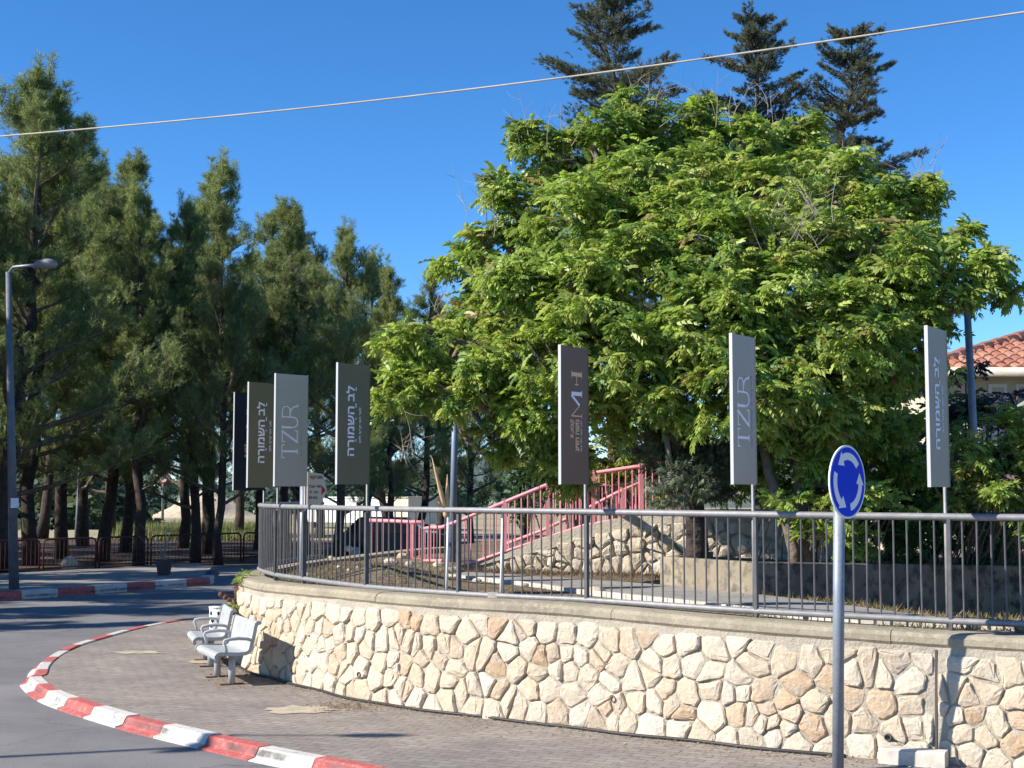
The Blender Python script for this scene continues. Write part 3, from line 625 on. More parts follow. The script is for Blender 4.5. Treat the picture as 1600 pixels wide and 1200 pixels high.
MH_M = [([(0.05, 0.0), (0.05, 1.0)], 0.05), ([(-0.06, 0.02), (0.16, 0.02)], 0.045), ([(0.05, 1.0), (0.45, 0.25)], 0.05)]
MH_M2 = [([(0.47, 0.22), (0.86, 1.0)], 0.11), ([(0.92, 0.0), (0.92, 1.0)], 0.15), ([(0.80, 0.02), (1.06, 0.02)], 0.05)]
MH_H = [([(1.26, 0.5), (1.64, 0.5)], 0.06), ([(1.28, 0.34), (1.28, 0.66)], 0.05), ([(1.68, 0.0), (1.68, 1.0)], 0.16), ([(1.54, 0.02), (1.82, 0.02)], 0.05), ([(1.54, 0.98), (1.82, 0.98)], 0.05)]
NIK = [([(0, 0), (0.09, 0)], 0.09)]
def bbox2(me):
    c = np.array([v.co[:] for v in me.vertices]); return c.min(0), c.max(0)

BANNER_H, BANNER_W, BT = 1.40, 0.50, 0.022
def rev(s): return s[::-1]
def banner(s, px_left, py_top, py_bot, mt, kind, label, pole_mat='galv', over=0.02):
    p, n = rail_at(s); base = Vector((p.x, p.y, 0))
    zt = P(proj(Vector((p.x, p.y, 2.5)))[0], py_top, p.y).z; zb = P(proj(Vector((p.x, p.y, 2.5)))[0], py_bot, p.y).z
    best = None
    for k in range(0, 901):
        a = math.radians(k / 10); d = Vector((-math.sin(a), -math.cos(a), 0)); q = base + d * BANNER_W; e = abs(proj(Vector((q.x, q.y, 2.9)))[0] - px_left)
        if best is None or e < best[0]: best = (e, d, a)
    d = best[1]; r = -d; up = Vector((0, 0, 1)); nrm = Vector((-r.y * -1, -r.x, 0))   # face normal, to the right of d
    nrm = r.cross(up).normalized()
    view = (Vector((0, 0, 2.35)) - base); 
    if nrm.dot(view) < 0: nrm = -nrm
    root = thing('banner_sign', (p.x, p.y, capz(s)), label, 'sign', 'banner signs standing along the railing')
    ce = base + d * (BANNER_W / 2 - over) + Vector((0, 0, (zt + zb) / 2))
    MB().box(ce, (BANNER_W, BT, zt - zb), ax=(r, nrm, up)).build('panel', mt, root)
    for sg in (-1, 1):
        MB().box(ce + r * sg * (BANNER_W / 2 + 0.002), (0.006, BT + 0.008, zt - zb + 0.004), ax=(r, nrm, up)).build('edge_trim', M['alu'] if sg < 0 else mt, root)
    z1 = zb + 0.12; pb = base + nrm * -(BT / 2 + 0.02) - n * 0.03
    MB().tube([(pb.x, pb.y, capz(s)), (pb.x, pb.y, z1)], 0.017, 8).build('pole', M[pole_mat], root, True)
    # lettering frame: letters read upward, tops to the left
    H = zt - zb; orig = base + d * (BANNER_W - over) + nrm * (BT / 2 + 0.001) + Vector((0, 0, zb))    # lower left corner of the face
    def put(me, u_top, v0, v1, hgt, m, align='fit'):
        """me placed with baseline at horizontal u (from left edge), spanning v0..v1 upward, letter height hgt (towards the left)"""
        lo, hi = bbox2(me); sx = (v1 - v0) / (hi[0] - lo[0]); sy = hgt / (hi[1] - lo[1])
        for v in me.vertices:
            x = (v.co.x - lo[0]) * sx + v0; y = (v.co.y - lo[1]) * sy; z = (v.co.z - lo[2]) * 1.0
            v.co = orig + up * x + r * (u_top + hgt - y) + nrm * z
        me.update(); link('lettering', me, m, root)
    if kind == 'lev':
        put(text_mesh(rev('לב השמורה'), 0.022), 0.13, 0.235 * H, 0.815 * H, 0.125, M['text_white'])
        put(text_mesh(rev('לגור הכי קרוב ללב'), 0.012), 0.33, 0.345 * H, 0.64 * H, 0.042, M['text_white'])
        for v, w_ in ((0.80, 0.02), (0.785, 0.02), (0.655, 0.05), (0.545, 0.02), (0.365, 0.03)):
            MB().box(orig + up * v * H + r * 0.283 + nrm * 0.0015, (0.012, 0.003, w_), ax=(r, nrm, up)).build('lettering', M['text_white'], root)
    elif kind == 'tzur':
        put(strokes_mesh(TZUR), 0.09, 0.25 * H, 0.735 * H, 0.265, M['text_white'])
        put(text_mesh('TZUR  RESIDENCE  BY  THE  PARK', 0.005), 0.40, 0.25 * H, 0.735 * H, 0.022, M['text_faint'])
    elif kind == 'mh':
        b0, b1 = 0.475 * H, 0.825 * H; sc = (b1 - b0) / 1.88
        for me_, m_2 in ((strokes_mesh(MH_M), 'text_gold'), (strokes_mesh(MH_H), 'text_gold'), (strokes_mesh(MH_M2), 'text_white')):
            for v in me_.vertices: v.co = orig + up * (b0 + (v.co.x + 0.06) * sc) + r * (0.19 + 0.19 * (1 - v.co.y)) + nrm * v.co.z
            me_.update(); link('lettering', me_, M[m_2], root)
        put(text_mesh(rev('קבוצת'), 0.03), 0.17, 0.335 * H, 0.47 * H, 0.07, M['text_gold'])
        put(text_mesh(rev('משה חדיג'), 0.03), 0.26, 0.24 * H, 0.47 * H, 0.07, M['text_gold'])
        put(text_mesh(rev('לגור טוב יותר כאן'), 0.0), 0.352, 0.24 * H, 0.465 * H, 0.03, M['text_white'])
    return root
banner(POST[0], 363, 615, 766, M['p_navy'], 'mh', 'black navy banner sign half hidden behind the olive one, farthest left')
banner(POST[1], 385, 600, 762, M['p_olive'], 'lev', 'dark olive banner with white Hebrew letters overlapped by the grey TZUR banner')
banner(POST[2], 427, 587, 760, M['p_tzur'], 'tzur', 'blue-grey TZUR banner beside the cream arrow sign')
banner(POST[3], 524, 571, 757, M['p_olive'], 'lev', 'free-standing dark olive banner with white Hebrew letters before dark pines')
banner(POST[5], 873, 545, 757, M['p_mh'], 'mh', 'dark brown banner with gold H and white M standing in front of pink handrail')
banner(POST[6], 1142, 528, 757, M['p_tzur2'], 'tzur', 'pale grey TZUR banner in front of the big leafy tree')
banner(POST[7], 1449, 517, 761, M['p_warm'], 'lev', 'warm grey banner with white Hebrew letters, rightmost, by the tiled roof')

# cream arrow sign on grey post
pz = rail_at(POST[2], -0.28)[0]; pb = Vector((P(474, 800, 18.1).x, 18.1, 1.1))
sg = thing('direction_sign', tuple(pb), 'cream arrow-shaped direction sign with red arrow on thick grey post', 'sign')
MB().tube([pb, pb + Vector((0, 0, 1.36))], 0.047, 12).build('post', M['pole'], sg, True)
A_ = Vector((0.78, -0.62, 0)).normalized(); A_ = Vector((0.86, 0.5, 0)).normalized(); N_ = Vector((A_.y, -A_.x, 0)); U_ = Vector((0, 0, 1))
o_ = P(479, 789, 18.0); hS = P(479, 737, 18.0).z - o_.z; wS = 0.27
poly = [(0, 0), (wS * 0.62, -0.01), (wS, hS * 0.42), (wS * 0.80, hS * 0.93), (0, hS)]
MB().prism(poly, o_, A_, U_, N_, 0.02).build('plate', M['sign_cream'], sg)
MB().prism([(wS * 0.70, hS * 0.30), (wS * 0.93, hS * 0.44), (wS * 0.72, hS * 0.58)], o_ + N_ * 0.0205, A_, U_, N_, 0.002).build('arrow', M['sign_red'], sg)
def put_flat(me, o, A, U, N, w, h, m, parent):
    lo, hi = bbox2(me)
    for v in me.vertices: v.co = o + A * ((v.co.x - lo[0]) / (hi[0] - lo[0]) * w) + U * ((v.co.y - lo[1]) / (hi[1] - lo[1]) * h) + N * (v.co.z - lo[2])
    me.update(); return link('lettering', me, m, parent)
put_flat(text_mesh(rev('אוביקור'), 0.02), o_ + A_ * 0.02 + U_ * hS * 0.75 + N_ * 0.0205, A_, U_, N_, wS * 0.68, hS * 0.13, M['text_brown'], sg)
for k, (w_, h_) in enumerate(((0.62, 0.52), (0.46, 0.34), (0.44, 0.18))):
    put_flat(text_mesh(rev(('חדר אוכל', 'גן 2', 'בית 30')[k]), 0.015), o_ + A_ * 0.02 + U_ * hS * h_ + N_ * 0.0205, A_, U_, N_, wS * w_, hS * 0.085, M['text_brown'], sg)

# ------------------------------------------------------------------ roundabout sign on its pole
rc = P(1322.5, 753, 11.75); R_ = 0.302
best = None
an = math.radians(-28); Nn = Vector((math.cos(an), math.sin(an), 0)); view = Vector((rc.x, rc.y, 0)).normalized()
phi = math.asin(0.475); # visible width ratio
base_a = math.atan2(-view.y, -view.x); na = base_a + math.acos(0.475); Nn = Vector((math.cos(na), math.sin(na), 0)); Aa = Vector((-Nn.y, Nn.x, 0))
if Aa.x < 0: Aa = -Aa
pp = rc - Nn * 0.062
rb = thing('roundabout_sign', (pp.x, pp.y, PAVZ), 'round blue roundabout sign with white arrows on grey pole before the wall', 'sign')
MB().tube([(pp.x - 0.055, pp.y, PAVZ - 0.02), (pp.x, pp.y, rc.z + 0.2)], 0.047, 16).build('pole', M['pole'], rb, True)
def disc(r0, o, t, m, name, n=48):
    MB().prism([(r0 * math.cos(2 * math.pi * k / n), r0 * math.sin(2 * math.pi * k / n)) for k in range(n)], o, Aa, Vector((0, 0, 1)), Nn, t).build(name, m, rb)
disc(R_, rc, 0.012, M['sign_white'], 'plate'); disc(R_ * 0.945, rc + Nn * 0.0122, 0.0015, M['blue'], 'face')
for k in range(3):
    mbx = MB(); r1, r2 = R_ * 0.60, R_ * 0.80; a0 = math.radians(38 + 121 * k); a1 = a0 + math.radians(74); pol = []
    for j in range(9): a = a0 + (a1 - a0) * j / 8; pol.append((r2 * math.cos(a), r2 * math.sin(a)))
    rm = (r1 + r2) / 2; ah = a1 + math.radians(27)
    pol += [(R_ * 0.89 * math.cos(a1), R_ * 0.89 * math.sin(a1)), (rm * math.cos(ah), rm * math.sin(ah)), (R_ * 0.47 * math.cos(a1), R_ * 0.47 * math.sin(a1))]
    for j in range(8, -1, -1): a = a0 + (a1 - a0) * j / 8; pol.append((r1 * math.cos(a), r1 * math.sin(a)))
    mbx.prism(pol, rc + Nn * 0.0138, Aa, Vector((0, 0, 1)), Nn, 0.0012).build('arrow', M['sign_white'], rb)
MB().box(rc - Nn * 0.012 + Vector((0, 0, -0.12)), (0.10, 0.024, 0.03), ax=(Aa, Nn, Vector((0, 0, 1)))).build('bracket', M['galv'], rb)
MB().box(rc - Nn * 0.012 + Vector((0, 0, 0.12)), (0.10, 0.024, 0.03), ax=(Aa, Nn, Vector((0, 0, 1)))).build('bracket', M['galv'], rb)

# ------------------------------------------------------------------ benches and litter bin
def bench(near_leg, Ldir, label):
    Ld = Vector((Ldir[0], Ldir[1], 0)).normalized(); Fd = Vector((Ld.y, -Ld.x, 0))
    if Fd.x > 0: Fd = -Fd
    O = Vector((near_leg[0], near_leg[1], PAVZ)) - Ld * 0.378       # bench centre under the seat
    root = thing('bench', tuple(O), label, 'bench', 'white metal benches against the stone wall'); U = Vector((0, 0, 0.84)); HL = 0.62; Ld = Ld * 0.84; Fd = Fd * 0.84
    def sw(prof, l0, l1, name, t=None):
        n = len(prof); pts = []
        fr = [(O + Ld * l, Fd, U) for l in (l0, l1)]
        return MB().sweep(fr, prof).build(name, M['bench'], root, False)
    def thick(line, t):
        L_ = [Vector((a, b)) for a, b in line]; up_, dn = [], []
        for i, p in enumerate(L_):
            tg = (L_[min(i + 1, len(L_) - 1)] - L_[max(i - 1, 0)]).normalized(); nn = Vector((-tg.y, tg.x)); up_.append(p + nn * t / 2); dn.append(p - nn * t / 2)
        return [tuple(p) for p in up_] + [tuple(p) for p in reversed(dn)]
    seat = [(0.255, 0.36), (0.268, 0.385), (0.268, 0.41), (0.25, 0.435), (0.22, 0.448), (0.10, 0.44), (-0.05, 0.432), (-0.15, 0.438), (-0.19, 0.455)]
    back = [(-0.192, 0.458), (-0.215, 0.49), (-0.235, 0.56), (-0.262, 0.68), (-0.285, 0.80), (-0.297, 0.845), (-0.315, 0.862), (-0.34, 0.858), (-0.348, 0.835)]
    sw(thick(seat, 0.018), -HL, HL, 'seat'); b_ = sw(thick(back, 0.018), -HL, HL, 'backrest')
    for l in (-HL - 0.012, HL + 0.012):
        fr = [(O + Ld * (l - 0.014), Fd, U), (O + Ld * (l + 0.014), Fd, U)]
        MB().sweep(fr, thick(seat + [(-0.20, 0.465)] + back[1:], 0.05)).build('side_frame', M['bench'], root)
        arm = [(0.12, 0.445), (0.135, 0.53), (0.165, 0.60), (0.15, 0.628), (0.08, 0.645), (-0.05, 0.652), (-0.16, 0.64), (-0.24, 0.615)]
        MB().tube([O + Ld * l + Fd * a + U * b for a, b in arm], [0.02, 0.019, 0.018, 0.02, 0.021, 0.021, 0.02, 0.018], 8).build('armrest', M['bench'], root, True)
    for l in (-0.45, 0.45):
        MB().tube([O + Ld * l - U * 0.01 + Fd * 0.0, O + Ld * l + U * 0.43], 0.042, 12).build('leg', M['bench'], root, True)
        MB().box(O + Ld * l + U * 0.006, (0.10, 0.34, 0.010), ax=(Ld, Fd, U)).build('base_plate', M['rust'], root)
    return root
nl = G(362, 1069, PAVZ); fl = G(339, 1057, PAVZ)
b1d = (nl - fl)
bench(nl, b1d, 'white metal bench with curved armrests, the nearer of the pair')
bench(G(329, 1041, PAVZ), (0.30, -0.95), 'white metal bench partly hidden behind the nearer bench')
bc = Vector((P(339.5, 960, 22.4).x, 22.4, PAVZ)); lb = thing('litter_bin', tuple(bc), 'small white litter bin with dark cut-out pattern behind the benches', 'bin')
bh = P(339, 949, 22.4).z; br_ = 0.125
MB().tube([bc, bc + Vector((0, 0, bh - PAVZ))], br_, 24).build('body', M['white'], lb, True)
rgq = random.Random(4)
for k in range(26):
    a = 2 * math.pi * (k % 9) / 9 + rgq.uniform(-0.2, 0.2); z = PAVZ + 0.08 + (bh - 0.22) * ((k // 9) + 0.35 + rgq.uniform(-0.15, 0.15)) / 3 + 0.05
    c = bc + Vector((math.cos(a), math.sin(a), 0)) * (br_ + 0.0015); c.z = z; t = Vector((-math.sin(a), math.cos(a), 0)); nrm = Vector((math.cos(a), math.sin(a), 0)); m_k = 6
    pol = [(rgq.uniform(0.55, 1.1) * 0.035 * math.cos(2 * math.pi * j / m_k + 0.4), rgq.uniform(0.5, 1.1) * 0.04 * math.sin(2 * math.pi * j / m_k + 0.4)) for j in range(m_k)]
    MB().prism(pol, c - nrm * 0.012, t, Vector((0, 0, 1)), nrm, 0.014).build('cut_out', M['rubber'], lb)
MB().tube([Vector((bc.x, bc.y, bh - 0.002)), Vector((bc.x, bc.y, bh + 0.012))], br_ + 0.008, 24).build('rim', M['white'], lb, True)
# rusty wheel with a beaded bar on the corner of the wall
wc = P(369, 933, 19.9); wh = thing('rusty_wheel', tuple(wc), 'rusty wheel with beaded bar sticking out at the wall corner', 'ornament')
MB().tube([wc + Vector((-0.025, 0, 0)), wc + Vector((0.025, 0.01, 0))], 0.15, 20).build('wheel', M['rust'], wh)
for k in range(4):
    c = P(345 + k * 6.5, 929 + k * 4.2, 19.7); MB().sphere(c, 0.036, 10, 6).build('bead', M['rust'], wh, True)
MB().tube([P(342, 927, 19.7), wc], 0.014, 6).build('rod', M['rust'], wh)

# ------------------------------------------------------------------ hose, block, cable, sticks on the railing
hp = []
for s in np.arange(sA - 0.2, rail_s(1345), 0.12):
    w = 0.045 + 0.03 * math.sin(s * 2.3) + 0.02 * math.sin(s * 5.1); w += 0.16 * math.exp(-((s - sA - 0.75) / 0.45) ** 2)
    p, n = rail_at(s, BASEOFF + w + 0.03); hp.append(Vector((p.x, p.y, PAVZ + 0.012)))
tag(MB().tube(hp, 0.016, 6).build('irrigation_hose', M['hose'], None, True), 'black irrigation hose lying along the foot of the stone wall', 'hose')
bk = G(1443, 1192, PAVZ); s = rail_s(1440); p, n = rail_at(s, BASEOFF + 0.16)
t_ = Vector((-n.y, n.x, 0))
mbk = MB(); prof = [(-0.09, 0), (0.09, 0), (0.085, 0.115), (0.07, 0.13), (-0.08, 0.13), (-0.09, 0.115)]
mbk.sweep([(p + t_ * q_ + Vector((0, 0, PAVZ)), n, Vector((0, 0, 1))) for q_ in (-0.27, -0.26, 0.26, 0.27)], prof)
tag(mbk.build('concrete_block', M['edging']), 'loose pale concrete kerb block lying at the wall foot', 'block')
ca, cbb = P(-60, 218, 17.0), P(1660, 10, 12.5); pts = []
for t in np.linspace(0, 1, 40): q_ = ca.lerp(cbb, t); q_.z -= 0.24 * math.sin(math.pi * t) * 0.5; pts.append(q_)
ex0 = ca + (ca - cbb).normalized() * 30; ex1 = cbb + (cbb - ca).normalized() * 20
tag(MB().tube([ex0 + Vector((0, 0, 1.0))] + pts + [ex1 + Vector((0, 0, 0.5))], 0.0095, 6).build('overhead_cable', M['cable'], None, True), 'pale overhead cable crossing the blue sky', 'cable')
s = rail_s(697); p, n = rail_at(s, -0.04); st = thing('dry_stalks', (p.x, p.y, 1.2), 'tan dried pointed stalks tied upright to the railing', 'stalk')
yb = p.y - 0.02
def blade(a, b, w, name):
    v = (b - a); L_ = v.length; MB().tube([a, a + v * 0.3, a + v * 0.7, b], [w * 0.7, w, w * 0.6, 0.003], 6).build(name, M['dry_wood'], st, True)
blade(P(697, 800, yb), P(675, 715, yb - 0.1), 0.026, 'stalk'); blade(P(699, 800, yb), P(699, 741, yb), 0.024, 'stalk'); blade(P(697, 797, yb), P(684, 784, yb - 0.05), 0.008, 'stalk')
MB().sphere(P(697, 802, yb), 0.035, 8, 6, (1, 0.8, 1.5)).build('knot', M['dry_wood'], st, True)
for px, top, lab in ((695, 800, 'thin white pipe tied upright inside the railing under the dried stalks'), (780, 800, 'thin white pipe standing against the railing with a white block at its foot')):
    s = rail_s(px); p, n = rail_at(s, -0.06); tag(MB().tube([(p.x - 0.02, p.y, 1.2), (p.x, p.y, 2.13)], 0.014, 8).build('white_pipe', M['white'], None, True), lab, 'pipe')
s = rail_s(772); p, n = rail_at(s, 0.02); mbk = MB(); mbk.sweep([(Vector((p.x + q_, p.y, capz(s))), Vector((0, 1, 0)), Vector((0, 0, 1))) for q_ in (-0.06, 0.05)], [(-0.03, 0), (0.03, 0), (0.025, 0.05), (-0.02, 0.06)])
tag(mbk.build('stone_block', M['edging']), 'small white block at the foot of the white pipe', 'block')

# ------------------------------------------------------------------ poles
def tall_pole(base, top, r0, r1, m, name, label, cat='pole'):
    root = thing(name, tuple(base), label, cat); MB().tube([base, top], [r0, r1], 14).build('shaft', m, root, True); return root
lp = G(22, 921, 0.17); lt = P(13, 425, lp.y)
lamp = tall_pole(lp, lt, 0.115, 0.06, M['pole_dim'], 'street_lamp', 'grey street lamp with curved head in front of the left pines', 'street lamp')
MB().box(lp + Vector((0, -0.11, 1.95)), (0.17, 0.03, 0.22)).build('notice', M['sign_white'], lamp)
MB().tube([lt - Vector((0, 0, 0.05)), lt + Vector((0.15, -0.1, 0.10)), P(55, 414, lp.y - 0.5)], 0.035, 8).build('arm', M['pole'], lamp, True)
hd = [P(52, 416, lp.y - 0.5), P(60, 413, lp.y - 0.55), P(74, 412, lp.y - 0.6), P(86, 413, lp.y - 0.65), P(89, 415, lp.y - 0.65)]
MB().tube(hd, [0.05, 0.10, 0.125, 0.09, 0.03], 12).build('lamp_head', M['galv'], lamp, True)
tp_ = G(120, 847, 0); tall_pole(tp_, P(127, 715, tp_.y), 0.13, 0.10, M['pole'], 'grey_post', 'slender grey post standing among the pine trunks')
tall_pole(Vector((P(706, 885, 24.5).x, 24.5, 1.0)), P(713, 560, 24.5), 0.062, 0.05, M['pole_blue'], 'blue_post', 'dark blue lamp post rising behind the dried stalks')
tall_pole(Vector((P(1533, 890, 19.6).x, 19.6, 1.1)), P(1509, 440, 19.6), 0.06, 0.047, M['pole'], 'grey_post', 'tall grey-blue post in front of the tiled-roof house')
# street lamp outside the frame on the left; its shadow lies across the road and pavement
kz = 8.0 / math.tan(SUN_EL); sv = Vector((SUN_AZ.x, SUN_AZ.y, 0)) * kz
h0 = G(385, 1146, 0.1) + sv; h1 = G(600, 1147, 0.1) + sv; h2 = G(285, 1172, 0.0) + sv
for h_ in (h0, h1, h2): h_.z = 8.05
ol = tall_pole(Vector((h0.x, h0.y, 0)), h0, 0.07, 0.045, M['pole'], 'street_lamp', 'two-armed street lamp left of the frame whose shadow crosses the pavement', 'street lamp')
for h_ in (h1, h2):
    MB().tube([h0 - Vector((0, 0, 0.05)), h_], 0.025, 8).build('arm', M['pole'], ol, True); dv = (h_ - h0).normalized()
    MB().tube([h_ - dv * 0.35, h_ - dv * 0.2, h_ + dv * 0.1, h_ + dv * 0.3], [0.04, 0.1, 0.11, 0.03], 10).build('lamp_head', M['galv'], ol, True)
# far traffic sign
fp = G(254, 812, 0); fsg = thing('traffic_sign', tuple(fp), 'far red and white traffic sign with triangle above circle by gravel mound', 'sign')
k_ = fp.y / F
MB().tube([fp, fp + Vector((0, 0, 92 * k_))], 2.2 * k_, 8).build('post', M['galv'], fsg, True)
X_, Z_, Nf = Vector((1, 0, 0)), Vector((0, 0, 1)), Vector((0, -1, 0)); c_ = P(256, 746, fp.y - 0.2)
MB().prism([(9 * k_ * math.cos(q_), 11 * k_ * math.sin(q_)) for q_ in np.linspace(0, 6.283, 25)[:-1]], c_, X_, Z_, Nf, 0.05).build('disc', M['sign_red'], fsg)
MB().prism([(6 * k_ * math.cos(q_), 7.5 * k_ * math.sin(q_)) for q_ in np.linspace(0, 6.283, 25)[:-1]], c_ + Nf * 0.055, X_, Z_, Nf, 0.03).build('disc_face', M['sign_white'], fsg)
c_ = P(256, 727, fp.y - 0.2)
MB().prism([(-8 * k_, -6 * k_), (8 * k_, -6 * k_), (0, 8 * k_)], c_, X_, Z_, Nf, 0.05).build('triangle', M['sign_red'], fsg)
MB().prism([(-4.6 * k_, -4 * k_), (4.6 * k_, -4 * k_), (0, 4.4 * k_)], c_ + Nf * 0.055, X_, Z_, Nf, 0.03).build('triangle_face', M['sign_white'], fsg)

# ------------------------------------------------------------------ trees
def tri_needles(origins, axes, rng, n_per, length, width, spread, cols, jit=0.25):
    """thin triangles around shoot axes -> verts (3 per needle), colours"""
    k = len(origins); o = np.repeat(origins, n_per, 0); a = np.repeat(axes, n_per, 0)
    r = rng.normal(size=o.shape); r -= (r * a).sum(1)[:, None] * a; r /= np.linalg.norm(r, axis=1)[:, None] + 1e-9
    d = a * rng.uniform(0.35, 1.0, (len(o), 1)) + r * spread * rng.uniform(0.5, 1.1, (len(o), 1)); d /= np.linalg.norm(d, axis=1)[:, None]
    L_ = length * rng.uniform(0.7, 1.2, (len(o), 1))
    st = o + a * (rng.uniform(0, 1, (len(o), 1)) * length * 1.3)
    sv = np.cross(d, rng.normal(size=d.shape)); sv /= np.linalg.norm(sv, axis=1)[:, None] + 1e-9
    v = np.stack([st - sv * width / 2, st + sv * width / 2, st + d * L_], 1).reshape(-1, 3)
    c = np.repeat(cols, n_per, 0) * rng.uniform(1 - jit, 1 + jit, (len(o), 1))
    return v, c
def bend_path(p0, d0, L_, rng, n=6, up=0.0, wob=0.12):
    pts = [np.array(p0, float)]; d = np.array(d0, float)
    for i in range(n):
        d = d + rng.normal(size=3) * wob + np.array([0, 0, up]); d /= np.linalg.norm(d); pts.append(pts[-1] + d * L_ / n)
    return np.array(pts)
def make_pine(seed, H, spread, bare, lean=(0, 0), dens=1.0):
    """Mediterranean pine: ascending limbs, tufted shoots, several pointed tops"""
    rng = np.random.default_rng(seed); wood = MB(); so_, sa_, sc_ = [], [], []
    tr = [np.array([0, 0, -0.2])]; n = 12; x = np.array([0.0, 0.0])
    for i in range(1, n + 1):
        x = x + rng.normal(size=2) * 0.10 + np.array(lean) * H / n; tr.append(np.array([x[0], x[1], H * i / n * 0.98]))
    tr = np.array(tr); r0 = 0.0095 * H + 0.03
    rad = [r0 * (1 - 0.9 * (i / n)) ** 0.9 + 0.01 for i in range(n + 1)]; rad[0] *= 1.25
    trunk = MB(); trunk.tube(tr, rad, 9)
    def tpos(z): return np.array([np.interp(z, tr[:, 2], tr[:, 0]), np.interp(z, tr[:, 2], tr[:, 1]), z])
    def shoots_along(path, lo, dn, upb, base):
        m = len(path) - 1; plen = float(np.linalg.norm(path[-1] - path[0]))
        for _ in range(dn):
            t = lo + (1 - lo) * rng.uniform() ** 0.8; f = t * m; i = min(int(f), m - 1); p = path[i] + (path[i + 1] - path[i]) * (f - i)
            d = path[i + 1] - path[i]; d = d / np.linalg.norm(d); off = rng.normal(size=3); off[2] = off[2] * 0.75 + 0.25; off /= np.linalg.norm(off)
            rr = rng.uniform(0.05, 0.48) * (1.15 - 0.6 * t) * min(1.0, 0.3 + plen / 1.6); q = p + off * rr
            a = d * 0.4 + off * 0.3 + np.array([0, 0, upb * 1.25]) + rng.normal(size=3) * 0.22; a /= np.linalg.norm(a)
            so_.append(q); sa_.append(a)
            young = rng.uniform()
            sc_.append(base * (0.8 + 0.5 * young) + np.array([0.05, 0.042, 0.0]) * (young > 0.65))
    def tight(path, dn, base):
        m = len(path) - 1
        for _ in range(dn):
            t = rng.uniform(); f_ = t * m; i = min(int(f_), m - 1); p = path[i] + (path[i + 1] - path[i]) * (f_ - i); off = rng.normal(size=3); off /= np.linalg.norm(off)
            a = np.array([0, 0, 0.9]) + off * 0.55; a /= np.linalg.norm(a); so_.append(p + off * rng.uniform(0, 0.13) * (1.1 - t)); sa_.append(a); sc_.append(base * rng.uniform(0.85, 1.35) + np.array([0.03, 0.02, 0.0]))
    base = np.array([0.20, 0.245, 0.095]) * rng.uniform(0.9, 1.12)
    z = H * bare; k = 0
    while z < H * 0.965:
        f = (z - H * bare) / (H * (1 - bare)); L_ = spread * (1 - f) ** 0.72 * (0.72 + 0.28 * min(1, f * 6)) * rng.uniform(0.38, 1.2) + 0.15
        a = k * 2.4 + rng.normal() * 0.5; up0 = 0.25 + 0.75 * f + rng.normal() * 0.12
        d = np.array([math.cos(a), math.sin(a), up0]); d /= np.linalg.norm(d)
        path = bend_path(tpos(z), d, L_, rng, 6, 0.10, 0.13)
        wood.tube(path, [max(0.010, 0.030 * L_ * (1 - 0.85 * i / 6)) for i in range(7)], 5, False)
        shoots_along(path, 0.30, int(dens * (14 + 24 * L_)), 0.45, base)
        for b in range(int(2 + L_ * 2.0)):                # side limbs, turning up
            t = rng.uniform(0.3, 0.98); i = min(int(t * 6), 5); p = path[i] + (path[i + 1] - path[i]) * (t * 6 - i)
            e = path[i + 1] - path[i]; e /= np.linalg.norm(e); sd_ = np.cross(e, [0, 0, 1]) * rng.choice([-1, 1]); d2 = e * 0.5 + sd_ * 0.6 + np.array([0, 0, 0.5]) + rng.normal(size=3) * 0.2; d2 /= np.linalg.norm(d2)
            l2 = L_ * rng.uniform(0.22, 0.48); pa2 = bend_path(p, d2, l2, rng, 4, 0.18, 0.12)
            wood.tube(pa2, [0.016, 0.013, 0.010, 0.008, 0.005], 4, False)
            shoots_along(pa2, 0.15, int(dens * (9 + 13 * l2)), 0.65, base)
        if f > 0.12 and rng.uniform() < 0.75:             # upright candles give the pointed outline
            pa = bend_path(path[rng.integers(3, 7)], [rng.normal() * 0.18, rng.normal() * 0.18, 1], rng.uniform(0.5, 1.35), rng, 4, 0.25, 0.05)
            wood.tube(pa, [0.016, 0.013, 0.010, 0.008, 0.004], 4, False); tight(pa, int(26 * dens), base)
        z += rng.uniform(0.15, 0.44) * (0.8 + 0.5 * (1 - f)); k += 1
    # secondary leaders: ragged crown with several tops
    for j in range(5):
        z0 = H * rng.uniform(0.42, 0.72); a = rng.uniform(0, 6.28); hl = H * rng.uniform(0.16, 0.25); d = np.array([math.cos(a) * 0.55, math.sin(a) * 0.55, 1.0]); d /= np.linalg.norm(d)
        pa = bend_path(tpos(z0), d, hl, rng, 8, 0.16, 0.07); wood.tube(pa, list(np.linspace(0.05, 0.008, 9)), 5, False)
        for q in range(16):
            t = rng.uniform(0.35, 1.0); i = min(int(t * 8), 7); p = pa[i]; b = rng.uniform(0, 6.28); e = np.array([math.cos(b), math.sin(b), 0.75]); l3 = 0.25 + 0.9 * (1.05 - t) * rng.uniform(0.5, 1.2)
            p3 = bend_path(p, e / np.linalg.norm(e), l3, rng, 3, 0.2, 0.1); wood.tube(p3, [0.014, 0.011, 0.008, 0.004], 4, False); shoots_along(p3, 0.2, int(dens * (10 + 16 * l3)), 0.6, base)
        tight(pa[5:], 34, base)
    # leader tufts
    for _ in range(4):
        p = tpos(H * rng.uniform(0.86, 0.97)); pa = bend_path(p, [rng.normal() * 0.25, rng.normal() * 0.25, 1], rng.uniform(0.5, 1.2), rng, 4, 0.2, 0.06)
        wood.tube(pa, [0.02, 0.016, 0.012, 0.009, 0.005], 4, False); tight(pa, 40, base)
    o = np.array(so_); a = np.array(sa_); c = np.array(sc_)
    v, cc = tri_needles(o, a, rng, 19, 0.165, 0.013, 0.8, c)
    return trunk.mesh('trunk', True), wood.mesh('limbs', True), npmesh('crown', v, 3, M['needle'], cc)
